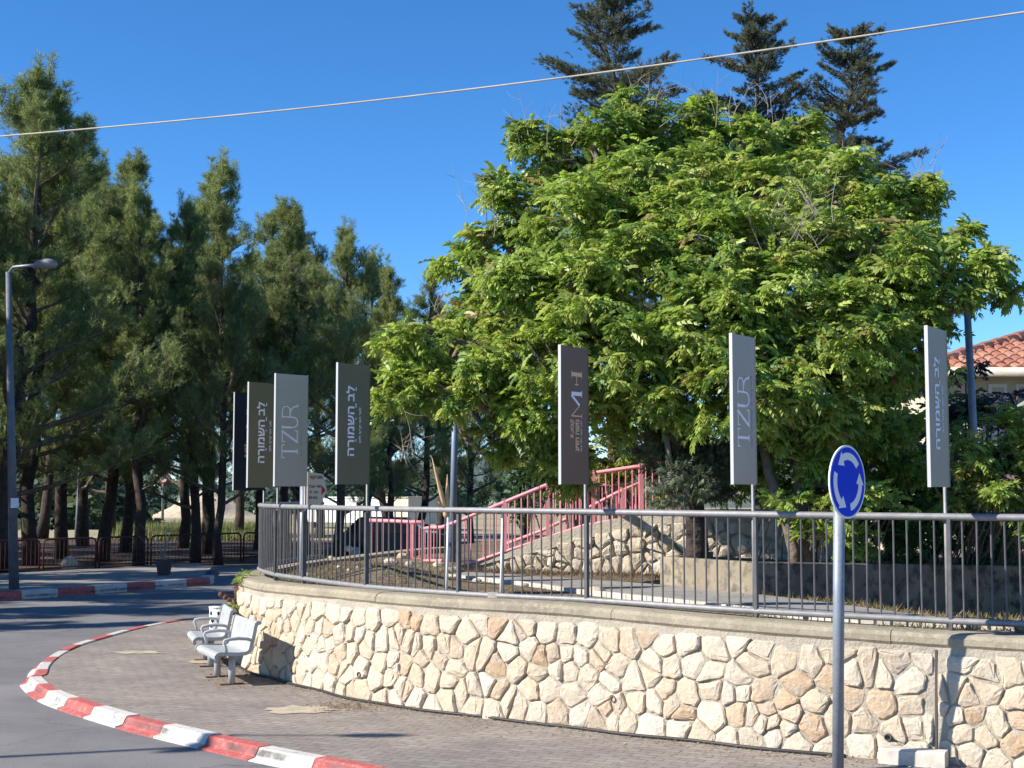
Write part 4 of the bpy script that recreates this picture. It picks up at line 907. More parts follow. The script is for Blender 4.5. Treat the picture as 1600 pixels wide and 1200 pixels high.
def make_cedar(seed, H, spread, bare=0.12):
    rng = np.random.default_rng(seed); wood = MB(); so_, sa_, sc_ = [], [], []
    trunk = MB(); tr = np.array([[rng.normal() * 0.03 * i, rng.normal() * 0.03 * i, H * i / 8] for i in range(9)]); tr[0] = (0, 0, -0.3)
    trunk.tube(tr, [0.30 * (1 - i / 8.3) for i in range(9)], 8)
    z = H * bare; base = np.array([0.105, 0.125, 0.082])
    while z < H * 0.985:
        f = z / H; nb_ = rng.integers(3, 6); a0 = rng.uniform(0, 6.28)
        for b in range(nb_):
            L_ = spread * (1.04 - f) ** 0.80 * rng.uniform(0.4, 1.12) + 0.15; a = a0 + b * 6.283 / nb_ + rng.normal() * 0.25
            d = np.array([math.cos(a), math.sin(a), 0.30 * f + rng.normal() * 0.08]); d /= np.linalg.norm(d); x = np.array([np.interp(z, tr[:, 2], tr[:, 0]), np.interp(z, tr[:, 2], tr[:, 1]), z + rng.normal() * 0.1])
            path = bend_path(x, d, L_, rng, 7, -0.02 if f < 0.8 else 0.05, 0.07)
            wood.tube(path, [max(0.010, 0.028 * L_ * (1 - 0.88 * i / 7)) for i in range(8)], 5, False)
            e = path[-1] - path[0]; e /= np.linalg.norm(e); sd_ = np.cross(e, [0, 0, 1]); sd_ /= np.linalg.norm(sd_)
            for _ in range(int(24 + 75 * L_)):
                t = rng.uniform(0.12, 1.0); i = min(int(t * 7), 6); p = path[i] + (path[i + 1] - path[i]) * (t * 7 - i)
                w = rng.normal() * 0.24 * L_ * (1.15 - t) + rng.normal() * 0.05
                q = p + sd_ * w + np.array([0, 0, rng.uniform(-0.03, 0.09) - 0.10 * abs(w)])
                ax = e * 0.55 + sd_ * np.sign(w) * 0.5 + np.array([0, 0, rng.uniform(-0.15, 0.45)]); ax /= np.linalg.norm(ax)
                so_.append(q); sa_.append(ax); sc_.append(base * rng.uniform(0.75, 1.3) + np.array([0.03, 0.022, 0.0]) * (rng.uniform() > 0.6))
        z += rng.uniform(0.30, 0.62) * (1.25 - 0.6 * f)
    v, cc = tri_needles(np.array(so_), np.array(sa_), rng, 22, 0.085, 0.013, 0.95, np.array(sc_))
    return trunk.mesh('trunk', True), wood.mesh('limbs', True), npmesh('crown', v, 3, M['needle'], cc)
def tree_obj(name, meshes, label, cat, group, loc=(0, 0, 0), rz=0, sc=(1, 1, 1), bark='bark'):
    root = thing(name, (0, 0, 0), label, cat, group)
    for nm, me in zip(('trunk', 'limbs', 'crown'), meshes):
        if len(me.materials) == 0: me.materials.append(M['bark_grey' if nm == 'limbs' else bark])
        link(nm, me, None, root)
    root.location = loc; root.rotation_euler = (0, 0, rz); root.scale = sc
    return root
PM = [make_pine(31, 16, 3.7, 0.15), make_pine(32, 16, 3.3, 0.18, (0.02, 0)), make_pine(33, 16, 3.2, 0.20, (-0.015, 0.01)), make_pine(34, 16, 3.6, 0.17)]
# (base px, base Y, top py, model, rotation, width factor, label)
pines = [
 (6, 43, 108, 0, 0.4, 1.15, 'tallest pine at the left edge behind the street lamp'),
 (52, 47, 122, 1, 2.2, 1.0, 'tall pine second from the left edge with paired tops'),
 (98, 52, 205, 2, 4.0, 1.0, 'pine between the tall left pair and the grey post'),
 (160, 50, 245, 3, 1.0, 1.05, 'pine with thick trunk right of the slender grey post'),
 (196, 58, 290, 1, 5.1, 1.0, 'slim straight pine just left of the leaning trunk'),
 (218, 47, 300, 2, 0.2, 1.0, 'pine with leaning trunk left of the far traffic sign'),
 (306, 49, 318, 0, 3.3, 0.95, 'pine just right of the far traffic sign'),
 (326, 56, 262, 2, 2.6, 1.15, 'pine with the highest spire above the navy banner'),
 (343, 47, 330, 3, 5.5, 0.85, 'dark pine trunk nearest to the navy banner'),
 (405, 60, 320, 1, 0.9, 0.95, 'pine rising behind the navy and olive banners'),
 (478, 55, 318, 3, 3.9, 1.1, 'broad-topped pine rising above the TZUR banner'),
 (530, 47, 352, 0, 1.7, 0.95, 'pine behind the free-standing olive banner'),
 (575, 58, 400, 2, 4.4, 1.0, 'lower pine right of the free-standing olive banner'),
 (615, 50, 410, 1, 2.9, 0.9, 'pine whose trunk stands behind the cream site cabin'),
 (655, 60, 428, 3, 0.1, 1.0, 'small-topped pine left of the big leafy tree'),
 (735, 54, 450, 0, 5.0, 0.9, 'dark pine mostly hidden by the big leafy tree'),
 (820, 58, 470, 2, 1.2, 1.0, 'dark pine hidden behind the left boughs of the leafy tree'),
 (286, 62, 310, 3, 2.0, 1.0, 'farther pine behind the leaning trunk'),
 (130, 64, 262, 0, 5.8, 1.0, 'farther pine glimpsed behind the slender grey post'),
 (445, 66, 350, 2, 3.0, 1.0, 'farther pine glimpsed between the banners'),
 (66, 74, 330, 3, 1.4, 1.1, 'background pine filling the gap behind the two left trunks'),
 (172, 76, 380, 0, 3.6, 1.1, 'background pine behind the thick trunk near the grey post'),
 (372, 74, 390, 1, 0.6, 1.1, 'background pine just left of the navy banner'),
 (500, 75, 420, 0, 4.6, 1.1, 'background pine between the TZUR and olive banners'),
 (600, 73, 460, 3, 2.3, 1.1, 'background pine above the cream site cabin'),
 (690, 72, 480, 2, 5.3, 1.1, 'background pine behind the dark blue lamp post'),
]
pg = 'pine trees of the grove'
for (px, Y, pyt, mi, rz, wf, lab) in pines:
    b = P(px, 800, Y); h = P(px, pyt, Y).z; wf *= 1.28
    s_ = h / 16.0
    tree_obj('pine_tree', PM[mi], lab, 'tree', pg, (b.x, Y, -0.05), rz, (s_ * wf, s_ * wf, s_))
# pines outside the frame on the left that shade the road
for k, (x, y, mi, s_) in enumerate([(-15.5, 30.5, 3, 0.82), (-17.5, 25.5, 0, 0.9), (-20, 36, 2, 1.0), (-21, 29, 1, 1.0), (-25, 24, 3, 1.0), (-24, 33, 0, 1.0), (-27, 29, 2, 1.05), (-18, 41, 1, 1.0), (-30, 36, 3, 1.05), (-23, 42, 0, 1.0), (-31, 21.5, 1, 1.05), (-35, 27, 2, 1.1), (-16.8, 34.5, 1, 0.9), (-19.5, 46, 2, 1.0), (-27, 47, 3, 1.0), (-20.5, 21.5, 2, 0.85), (-22, 52, 0, 1.0), (-26, 40, 2, 1.0), (-32, 43, 1, 1.05), (-30, 53, 3, 1.05), (-24, 58, 1, 1.0), (-36, 36, 0, 1.05), (-38, 48, 2, 1.1), (-28, 63, 0, 1.05), (-34, 58, 3, 1.0), (-42, 41, 1, 1.1), (-20, 56, 3, 0.95)]):
    tree_obj('pine_tree', PM[mi], 'pine standing left of the frame that shades the road', 'tree', pg, (x, y, -0.05), k * 1.3, (s_, s_, s_ * 0.84))

# cedars behind the leafy tree
CM = [make_cedar(41, 15, 6.2, 0.36), make_cedar(42, 14, 4.6, 0.3)]
for (px, Y, pyt, mi, rz, wf, lab) in [(968, 31, -45, 0, 0.5, 1.0, 'large cedar with wide layered branches behind the leafy tree, left of three'), (1195, 33, 22, 0, 2.6, 0.95, 'cedar with blunt top in the middle of the three cedars'), (1330, 32, 42, 1, 1.2, 1.05, 'slender pointed cedar, right of three')]:
    b = P(px, 800, Y); h = P(px, pyt, Y).z - 1.0
    s_ = h / (15.0 if mi == 0 else 14.0)
    tree_obj('cedar_tree', CM[mi], lab, 'tree', 'cedars above the leafy tree', (b.x, Y, 1.0), rz, (s_ * wf, s_ * wf, s_))

# broadleaf foliage: rosettes of drooping compound leaves
def leaf_template(npairs, L_, lw, ll, droop):
    """compound leaf along +x drooping to -z; returns (nleaflets,4,3)"""
    out = []
    def frame(t): return np.array([L_ * t * (1 - 0.18 * t * t), 0, -droop * L_ * t * t]), np.array([1, 0, -2 * droop * t])
    for k in range(npairs):
        t = 0.28 + 0.66 * k / max(1, npairs - 1); p, d = frame(t)
        for s_ in (-1, 1):
            dirv = np.array([0.55, s_ * 0.75, -0.85]); dirv /= np.linalg.norm(dirv); w = np.cross(dirv, [0, 0.2 * s_, 1.0]); w /= np.linalg.norm(w)
            out.append([p, p + dirv * ll * 0.45 + w * lw / 2 + np.array([0, 0, 0.006]), p + dirv * ll + np.array([0, 0, -ll * 0.12]), p + dirv * ll * 0.45 - w * lw / 2 + np.array([0, 0, 0.006])])
    p, d = frame(1.0); d = d / np.linalg.norm(d); w = np.array([0, 1, 0])
    out.append([p, p + d * ll * 0.45 + w * lw / 2, p + d * ll, p + d * ll * 0.45 - w * lw / 2])
    return np.array(out)
def foliage(points, outs, rng, tmpl, per, colfun, scale=(0.75, 1.2)):
    """rosettes at points, outward dirs -> quads"""
    T = [t.reshape(-1, 3) for t in tmpl]; V = []; C = []
    for p, o in zip(points, outs):
        a0 = rng.uniform(0, 6.28); c0 = colfun(rng, p)
        for k in range(per):
            t = T[rng.integers(len(T))]; a = a0 + 6.283 * k / per + rng.normal() * 0.25; el = rng.normal() * 0.4 + 0.32
            x = np.array([math.cos(a) * math.cos(el), math.sin(a) * math.cos(el), math.sin(el)]) + o * 0.6 + rng.normal(size=3) * 0.2; x /= np.linalg.norm(x)
            up = np.array([0, 0, 1.0]) + o * 0.5 + rng.normal(size=3) * 0.3; y = np.cross(up, x); y /= np.linalg.norm(y) + 1e-9; z = np.cross(x, y)
            s_ = rng.uniform(*scale); V.append((t * s_) @ np.stack([x, y, z]) + p); C.append(np.repeat(c0[None] * rng.uniform(0.8, 1.2), len(t) // 4, 0) * rng.uniform(0.85, 1.15, (len(t) // 4, 1)))
    return np.concatenate(V), np.concatenate(C)
def blob_points(blobs, rng, per_area, shell=0.72, keep=None):
    P_, O_ = [], []
    for (c, r) in blobs:
        c = np.array(c); r = np.array(r); n = int(per_area * (r[0] * r[1] + r[1] * r[2] + r[0] * r[2]) / 3 * 4 * math.pi)
        # sub-clumps on the blob surface make it uneven
        ns = max(6, n // 8); dirs = rng.normal(size=(ns, 3)); dirs /= np.linalg.norm(dirs, axis=1)[:, None]; cr = rng.uniform(0.70, 1.06, ns)
        for k in range(n):
            j = rng.integers(ns); q = dirs[j] * cr[j] + rng.normal(size=3) * 0.17
            if rng.uniform() < 0.12: q *= rng.uniform(0.3, 0.8)
            p = c + q * r; o = q / (np.linalg.norm(q) + 1e-9)
            if keep is not None and not keep(p): continue
            P_.append(p); O_.append(o)
    return np.array(P_), np.array(O_)
TM = [leaf_template(4, 0.20, 0.045, 0.095, 0.60), leaf_template(4, 0.23, 0.042, 0.09, 0.85), leaf_template(3, 0.16, 0.050, 0.10, 0.45), leaf_template(2, 0.12, 0.048, 0.095, 0.35)]
def limb_tree(blobs, forks, rng, r0, mat_name='bark_grey'):
    wood = MB(); trunk = MB()
    for f in forks: trunk.tube(catmull([np.array(p) for p in f[0]], 0.25), list(np.linspace(f[1], f[2], len(catmull([np.array(p) for p in f[0]], 0.25)))), 9)
    tips = [np.array(f[0][-1]) for f in forks]
    for (c, r) in blobs:
        c = np.array(c, float); j = int(np.argmin([np.linalg.norm(t - c) for t in tips])); a = tips[j]
        mid_ = (a + c) / 2 + rng.normal(size=3) * 0.25 + np.array([0, 0, -0.15]); pa = catmull([a, mid_, c], 0.3)
        wood.tube(pa, list(np.linspace(0.06, 0.025, len(pa))), 6, False)
        for _ in range(7):
            d = rng.normal(size=3); d[2] = abs(d[2]) * 0.6; d /= np.linalg.norm(d); e = c + d * np.array(r) * rng.uniform(0.7, 0.98)
            pb_ = catmull([c, (c + e) / 2 + rng.normal(size=3) * 0.1, e], 0.25); wood.tube(pb_, list(np.linspace(0.022, 0.006, len(pb_))), 5, False)
    return trunk.mesh('trunk', True), wood.mesh('limbs', True)
def green(rng, p):
    u = rng.uniform(); c = np.array([0.285, 0.375, 0.078]) * rng.uniform(0.75, 1.2)
    if u > 0.78: c = np.array([0.38, 0.43, 0.11])          # fresh yellow green
    if u > 0.98: c = np.array([0.32, 0.26, 0.10])           # reddish young leaves
    if u < 0.2: c = np.array([0.13, 0.215, 0.05])
    return c
def blobs_px(lst, dz=1.0): return [((*P(x, y, Y),), (r * dz * Y / F, r * dz * Y / F * 1.05, r * dz * Y / F * 0.88)) for (x, y, r, Y) in lst]
rngL = np.random.default_rng(77)
LT1 = [(650, 545, 58, 18.6), (628, 610, 38, 18.2), (700, 610, 40, 18.0), (742, 482, 56, 19.0), (770, 555, 70, 18.2), (755, 388, 40, 19.4), (812, 335, 62, 19.6), (815, 450, 80, 18.6), (858, 245, 54, 20.2), (830, 640, 62, 18.2), (870, 560, 75, 17.8), (900, 350, 85, 18.8), (945, 235, 66, 20.0), (905, 460, 80, 17.8), (930, 640, 70, 18.2), (870, 720, 52, 18.6), (990, 300, 80, 19.2), (1010, 190, 50, 20.4), (1000, 420, 85, 18.0), (960, 545, 80, 17.6), (1060, 210, 55, 20.4), (988, 158, 30, 20.2), (815, 215, 26, 20), (772, 285, 26, 19.6), (705, 420, 26, 19.2), (612, 548, 24, 18.4), (600, 632, 22, 18.2), (770, 690, 30, 18.6)]
LT2 = [(1090, 290, 80, 19.6), (1060, 350, 75, 18.4), (1130, 390, 90, 17.9), (1150, 240, 62, 20.2), (1100, 500, 90, 17.4), (1050, 600, 75, 17.6), (1140, 610, 80, 17.2), (1200, 310, 85, 19.0), (1230, 220, 52, 20.6), (1210, 470, 90, 17.4), (1220, 590, 85, 17.2), (1290, 290, 72, 19.8), (1290, 400, 85, 18.2), (1310, 520, 90, 17.2), (1290, 640, 80, 17.6), (1370, 330, 70, 19.4), (1390, 430, 85, 17.8), (1400, 540, 76, 17.8), (1380, 640, 70, 18.6), (1420, 320, 45, 19.6), (1460, 400, 58, 18.4), (1475, 470, 46, 17.8), (1530, 425, 42, 18.0), (1560, 405, 26, 18.2), (1420, 700, 55, 19.6), (1240, 700, 50, 17.6), (1160, 720, 40, 18.4), (1330, 730, 55, 19.6), (1100, 175, 26, 20.4), (1255, 200, 28, 20.4), (1448, 292, 24, 19.4), (1580, 455, 22, 18.2), (1500, 365, 26, 18.6)]
B1, B2 = blobs_px(LT1, 0.88), blobs_px(LT2, 0.88)
def tree_leafy(name, blobs, forks, label, per_area, seed, grp=None, cf=green, tm=TM, per=6, bark='bark_grey', twigs=True, sc=(0.45, 1.05)):
    rng = np.random.default_rng(seed); tm_, wm = limb_tree(blobs, forks, rng, 0.1)
    pts, outs = blob_points(blobs, rng, per_area); V, C = foliage(pts, outs, rng, tm, per, cf, sc)
    cm = npmesh('crown', V, 4, M['leaf'], C)
    return tree_obj(name, (tm_, wm, cm), label, 'tree', grp, bark=bark)
f1 = [([(1.0, 21.4, 1.4), (0.9, 21.2, 2.6), (0.6, 20.6, 3.8), (0.2, 19.9, 5.0)], 0.17, 0.07), ([(0.9, 21.2, 2.6), (-0.2, 20.2, 3.4), (-0.9, 19.2, 4.0)], 0.10, 0.05), ([(0.6, 20.6, 3.8), (1.2, 19.8, 5.4), (1.5, 19.8, 6.6)], 0.09, 0.04)]
b2 = P(1247, 878, 17.3)
f2 = [([tuple(b2 - Vector((0, 0, 0.1))), tuple(P(1225, 800, 17.4)), tuple(P(1200, 735, 17.6)), tuple(P(1180, 600, 18.2))], 0.075, 0.05), ([(b2.x + 0.12, b2.y + 0.1, 1.4), tuple(P(1253, 800, 17.6)), tuple(P(1250, 700, 17.9)), tuple(P(1285, 540, 18.4)), tuple(P(1300, 400, 18.9))], 0.085, 0.05), ([tuple(P(1252, 740, 17.8)), tuple(P(1330, 620, 18.2)), tuple(P(1390, 480, 18.5))], 0.05, 0.035)]
tree_leafy('leafy_tree', B1, f1, 'bright green leafy tree spreading left over the brown banner', 56, 5, 'big leafy trees')
tree_leafy('leafy_tree', B2, f2, 'bright green leafy tree with slim double trunk in the planter', 51, 6, 'big leafy trees')
# bare twigs poking out of the leafy crown
rngt = np.random.default_rng(9); tw = MB()
for (px, py, Y) in [(760, 310, 19.2), (830, 200, 19.8), (870, 190, 20), (985, 140, 20), (1010, 135, 20), (1120, 150, 20), (1180, 160, 20.3), (1240, 190, 20.3), (1190, 330, 17.6), (1230, 350, 17.4), (1260, 330, 17.4), (1420, 245, 19.6), (1440, 270, 19.6), (1330, 250, 19.6), (640, 700, 18.2), (690, 460, 19), (1290, 300, 17.8)]:
    b = np.array(P(px, py + 45, Y))
    for _ in range(5):
        d = np.array([rngt.normal() * 0.45, rngt.normal() * 0.3, 1.0]); pa = bend_path(b + rngt.normal(size=3) * 0.15, d / np.linalg.norm(d), rngt.uniform(0.4, 0.8), rngt, 4, 0, 0.15); tw.tube(pa, [0.006, 0.005, 0.004, 0.003, 0.002], 4, False)
        for q_ in range(3):
            e = d * 0.4 + rngt.normal(size=3) * 0.5; tw.tube(bend_path(pa[1 + q_ % 3], e / np.linalg.norm(e), 0.28, rngt, 3, 0, 0.15), [0.003, 0.003, 0.002, 0.001], 3, False)
twig = tw.build('bare_twigs', M['twig']); tag(twig, 'bare dead twigs poking out of the leafy crowns', 'twigs', kind='stuff')

# olive-grey tree in the planter corner and shrubs
TO = [leaf_template(5, 0.20, 0.018, 0.075, 0.05), leaf_template(6, 0.24, 0.016, 0.07, 0.0)]
def olive(rng, p): return np.array([0.135, 0.165, 0.105]) * rng.uniform(0.6, 1.3)
def yel(rng, p): return np.array([0.20, 0.22, 0.035]) * rng.uniform(0.6, 1.25) if rng.uniform() < 0.6 else np.array([0.07, 0.13, 0.03])
def dark(rng, p): return np.array([0.05, 0.10, 0.025]) * rng.uniform(0.6, 1.4)
def mixed(rng, p):
    u = rng.uniform(); return np.array([0.24, 0.32, 0.07]) * rng.uniform(0.7, 1.2) if u < 0.8 else (np.array([0.11, 0.05, 0.06]) if u < 0.88 else np.array([0.27, 0.24, 0.07]))
ob = P(1087, 873, 18.0)
tree_leafy('olive_tree', blobs_px([(1085, 740, 42, 17.9), (1060, 765, 34, 17.6), (1110, 700, 45, 18.0), (1070, 680, 42, 18.2), (1125, 760, 30, 17.7), (1040, 660, 40, 18.6), (1010, 690, 42, 18.8), (1090, 620, 48, 18.4)]),
           [([(ob.x, ob.y, 1.4), (ob.x + 0.02, ob.y, 1.8), (ob.x - 0.02, ob.y, 2.3), (ob.x, ob.y + 0.05, 2.9)], 0.155, 0.10)], 'olive tree with grey-green leaves and dark trunk behind the planter corner', 34, 8, None, olive, TO, 7, 'bark', sc=(0.8, 1.3))
def shrub(name, blobs, label, seed, cf, per_area=20, tm=TM, per=5, grp=None, sc=(0.6, 1.0), base_z=1.2, bdy=0.0):
    rng = np.random.default_rng(seed); c0_ = np.array(blobs[0][0]); st_ = MB()
    for (c, r) in blobs:
        for _ in range(3): 
            b = np.array([c[0] + rng.normal() * 0.12, c[1] + bdy + rng.normal() * 0.1, base_z]); e = np.array(c) + rng.normal(size=3) * np.array(r) * 0.4
            st_.tube(catmull([b, (b + e) / 2 + rng.normal(size=3) * 0.06, e], 0.2), 0.012, 4, False)
    pts, outs = blob_points(blobs, rng, per_area); V, C = foliage(pts, outs, rng, tm, per, cf, sc)
    root = thing(name, (c0_[0], c0_[1], base_z), label, 'shrub', grp); link('stems', st_.mesh('stems'), M['bark_grey'], root); link('foliage', npmesh('foliage', V, 4, M['leaf'], C), None, root); return root
shrub('shrub', blobs_px([(960, 720, 50, 24.5), (1010, 745, 48, 24.0), (1050, 720, 45, 24.0), (920, 740, 40, 24.8), (985, 680, 50, 24.6)]), 'yellow-green shrub behind the pink handrails', 51, yel)
shrub('shrub', blobs_px([(830, 735, 38, 24.5), (870, 760, 35, 24.2), (820, 780, 24, 24.2), (900, 700, 45, 25)]), 'dark green shrub left of the brown banner above the pink rail', 52, dark)
shrub('shrub', blobs_px([(1545, 690, 44, 17.5), (1590, 668, 38, 17.6), (1575, 735, 48, 17.3), (1515, 735, 34, 17.4), (1620, 715, 46, 17.4), (1640, 670, 38, 17.6), (1550, 778, 36, 17.2), (1605, 785, 40, 17.2), (1500, 790, 26, 17.4), (1635, 820, 30, 17.2)]), 'bright green bush with reddish shoots below the house', 53, mixed, 26, base_z=1.25, bdy=1.3)
shrub('shrub', blobs_px([(1325, 800, 42, 17.2), (1290, 842, 30, 16.9), (1352, 838, 28, 17.0), (1265, 795, 26, 17.1), (1385, 790, 30, 17.3), (1225, 775, 22, 17.0)]), 'low leafy bush behind the roundabout sign', 54, green, 24, base_z=1.45, bdy=0.8)
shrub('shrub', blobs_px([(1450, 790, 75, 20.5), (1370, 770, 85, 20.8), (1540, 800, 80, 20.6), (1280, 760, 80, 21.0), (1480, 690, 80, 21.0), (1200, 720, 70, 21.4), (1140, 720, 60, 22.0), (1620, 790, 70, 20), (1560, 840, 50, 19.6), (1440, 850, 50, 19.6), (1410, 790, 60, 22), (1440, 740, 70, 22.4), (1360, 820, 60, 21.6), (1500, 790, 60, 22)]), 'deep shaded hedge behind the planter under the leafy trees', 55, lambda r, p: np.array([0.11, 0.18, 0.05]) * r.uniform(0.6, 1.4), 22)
shrub('shrub', blobs_px([(1545, 640, 26, 21), (1500, 640, 40, 21), (1575, 625, 16, 20), (1505, 570, 24, 21), (1600, 650, 22, 20)]), 'purple-leaved twiggy shrub in front of the house wall', 56, lambda r, p: np.array([0.06, 0.045, 0.05]) * r.uniform(0.6, 1.5), 15)
shrub('shrub', [((-3.72, 19.5, 0.85), (0.16, 0.22, 0.30)), ((-3.68, 19.9, 1.1), (0.14, 0.2, 0.18))], 'small green plant growing out of the wall corner behind the benches', 57, mixed, 60, TM, 4, None, (0.3, 0.5), 0.1)

# ------------------------------------------------------------------ grove edge: fence, pot, guard rail, mound, far wood, hills
dk = Vector((-14.2, 38.3, 0.1)); df = Vector((-8.3, 47.0, 0.1)); fd = (df - dk).normalized(); FL = (df - dk).length
q = -1.95; k = 0; ords = ['partly cut by the left edge of the picture', 'just left of the street lamp', 'just right of the street lamp', 'second right of the street lamp', 'third right of the street lamp', 'behind the plant pot', 'second from the railing corner', 'nearest to the railing corner', 'behind the railing corner']; rgf = random.Random(8)
lab_f = 'dark red tubular fence panel at the edge of the pine grove'
while q < FL:
    a = dk + fd * (q + 0.04); b = dk + fd * (q + 1.86); h = 0.95
    pn = thing('fence_panel', tuple(a), 'dark red tubular fence panel ' + ords[min(k, 8)], 'fence', 'dark red fence panels')
    hoop_ = [a + Vector((0, 0, 0)), a + Vector((0, 0, h - 0.12)), a + fd * 0.04 + Vector((0, 0, h - 0.04)), a + fd * 0.12 + Vector((0, 0, h)), b - fd * 0.12 + Vector((0, 0, h)), b - fd * 0.04 + Vector((0, 0, h - 0.04)), b + Vector((0, 0, h - 0.12)), b]
    MB().tube(hoop_, 0.028, 6).build('frame', M['dark_red'], pn, True)
    MB().tube([a + Vector((0, 0, 0.16)), b + Vector((0, 0, 0.16))], 0.018, 6).build('bottom_rail', M['dark_red'], pn, True)
    for j in range(1, 13):
        c = a + (b - a) * j / 13; MB().tube([c + Vector((0, 0, 0.16)), c + Vector((0, 0, h))], 0.008, 4, False).build('bar', M['dark_red'], pn)
    q += 1.95; k += 1
pc = G(256, 899, 0.17); pot = thing('plant_pot', tuple(pc), 'dark clay plant pot with dry stems on the far pavement', 'pot')
MB().tube([pc, pc + Vector((0, 0, 0.06)), pc + Vector((0, 0, 0.36)), pc + Vector((0, 0, 0.40))], [0.15, 0.17, 0.22, 0.235], 16).build('bowl', M['clay'], pot, True)
rp_ = np.random.default_rng(3); stm = MB()
for _ in range(9):
    d = np.array([rp_.normal() * 0.5, rp_.normal() * 0.3, 1]); stm.tube(bend_path(np.array(pc) + [0, 0, 0.38], d / np.linalg.norm(d), rp_.uniform(0.5, 1.3), rp_, 4, 0, 0.1), [0.014, 0.012, 0.01, 0.006, 0.003], 4, False)
stm.build('stems', M['twig'], pot)
sk = G(108, 893, 0); mbk = MB(); mbk.sphere(sk + Vector((0, 0, 0.22)), 0.30, 9, 6, (0.9, 0.6, 0.8)); tag(mbk.build('boulder', M['stone2']), 'pale boulder lying behind the dark red fence', 'rock')
gr_ = thing('guard_rail', tuple(G(20, 812, 0)), 'white two-rail barrier beyond the left pine trunks', 'railing')
ga, gb = G(-80, 812, 0), G(146, 814, 0)
for py in (778, 786): MB().tube([P(-80, py - 3, ga.y), P(146, py + 5, gb.y)], 0.10, 6).build('rail', M['white'], gr_)
for t in np.linspace(0, 1, 7):
    c = ga.lerp(gb, t); MB().tube([c, c + Vector((0, 0, 1.55))], 0.09, 6).build('post', M['white'], gr_)
# gravel mound
mc = G(312, 808, 0); mb = MB(); vv = []; nr, na_ = 14, 40; kM = mc.y / F; rm_ = np.random.default_rng(12)
for r in range(nr + 1):
    for a in range(na_):
        t = r / nr; ang = 2 * math.pi * a / na_; rx = 95 * kM * t; hh = 36 * kM * (math.cos(math.pi * t) * 0.5 + 0.5) ** 0.85 * (1 + 0.10 * math.sin(3 * ang) + 0.08 * math.sin(7 * ang + r)) + rm_.normal() * 0.05 * (1 - t)
        vv.append((mc.x + rx * math.cos(ang), mc.y + 2 + rx * 0.8 * math.sin(ang), max(-0.05, hh - 0.03)))
mb.add(vv, [(r * na_ + a, (r + 1) * na_ + a, (r + 1) * na_ + (a + 1) % na_, r * na_ + (a + 1) % na_) for r in range(nr) for a in range(na_)])
tag(mb.build('gravel_mound', M['gravel'], None, True), 'heap of pale sandy gravel beyond the pine trunks', 'mound')
# hills
mb = MB(); vv = []; nx, ny = 70, 10
for j in range(ny):
    for i in range(nx):
        x = -420 + 14 * i; y = 220 + 40 * j; z = 24 * (j / (ny - 1)) ** 1.1 * (0.55 + 0.3 * math.sin(i * 0.21 + 0.6) + 0.15 * math.sin(i * 0.53)) - 0.3; vv.append((x, y, z))
mb.add(vv, [(j * nx + i, j * nx + i + 1, (j + 1) * nx + i + 1, (j + 1) * nx + i) for j in range(ny - 1) for i in range(nx - 1)]); tag(mb.build('hills', M['hill'], None, True), kind='structure')
# far wood as one mass
rw_ = np.random.default_rng(15); blobs = []
for _ in range(150):
    y = rw_.uniform(150, 230); x = rw_.uniform(-0.42, 0.10) * y; r = rw_.uniform(1.2, 2.4); blobs.append(((x, y, r * rw_.uniform(0.5, 1.1)), (r, r, r * rw_.uniform(0.8, 1.3))))
for _ in range(22):
    y = rw_.uniform(92, 112); x = rw_.uniform(-0.40, -0.265) * y; r = rw_.uniform(1.2, 2.3); blobs.append(((x, y, r * rw_.uniform(0.5, 1.2)), (r, r, r)))
pts, outs = blob_points(blobs, rw_, 0.9); TF = [leaf_template(2, 0.9, 0.45, 0.7, 0.2)]
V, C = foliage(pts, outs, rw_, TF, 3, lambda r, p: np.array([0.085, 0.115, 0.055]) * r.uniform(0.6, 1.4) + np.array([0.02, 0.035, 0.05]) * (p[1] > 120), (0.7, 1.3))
tag(link('far_wood', npmesh('far_wood', V, 4, M['leaf'], C)), 'distant wooded slope seen between the pine trunks', 'wood', kind='stuff')
# cream site cabin; a separate tan box paints in its shaded end
def cabin(p0, p1, ht, mt, label, seams, depth=2.6):
    d = (p1 - p0); d.z = 0; L_ = d.length; d.normalize(); n = Vector((d.y, -d.x, 0)); up = Vector((0, 0, 1)); ctr = (p0 + p1) / 2 - n * depth / 2
    root = thing('site_cabin', (ctr.x, ctr.y, 0.0), label, 'cabin', 'site cabins beyond the terrace'); ax = (d, n, up)
    MB().box((ctr.x, ctr.y, (ht + 0.4) / 2), (L_, depth, ht - 0.4), ax=ax).build('body', mt, root)
    MB().box((ctr.x, ctr.y, ht + 0.035), (L_ + 0.14, depth + 0.14, 0.06), ax=ax).build('roof', mt, root)
    for k in range(1, seams):
        c = p0 + d * (L_ * k / seams) + n * 0.012; MB().box((c.x, c.y, (ht + 0.45) / 2), (0.06, 0.02, ht - 0.5), ax=ax).build('seam', M['edging'], root)
    for k in (0.1, 0.5, 0.9):
        c = p0 + d * (L_ * k) - n * 0.6; MB().box((c.x, c.y, 0.195), (0.4, 0.5, 0.40), ax=ax).build('foot', M['rubber'], root)
cabin(Vector((P(470, 780, 97).x, 97, 0)), Vector((P(630, 780, 90).x, 90, 0)), 2.02, M['white'], 'long cream-white site cabin behind the railing', 8)
cabin(Vector((P(638, 780, 88).x, 88, 0)), Vector((P(705, 780, 90.5).x, 90.5, 0)), 2.04, M['cream'], 'tan box standing for the shaded end of the white cabin', 3)
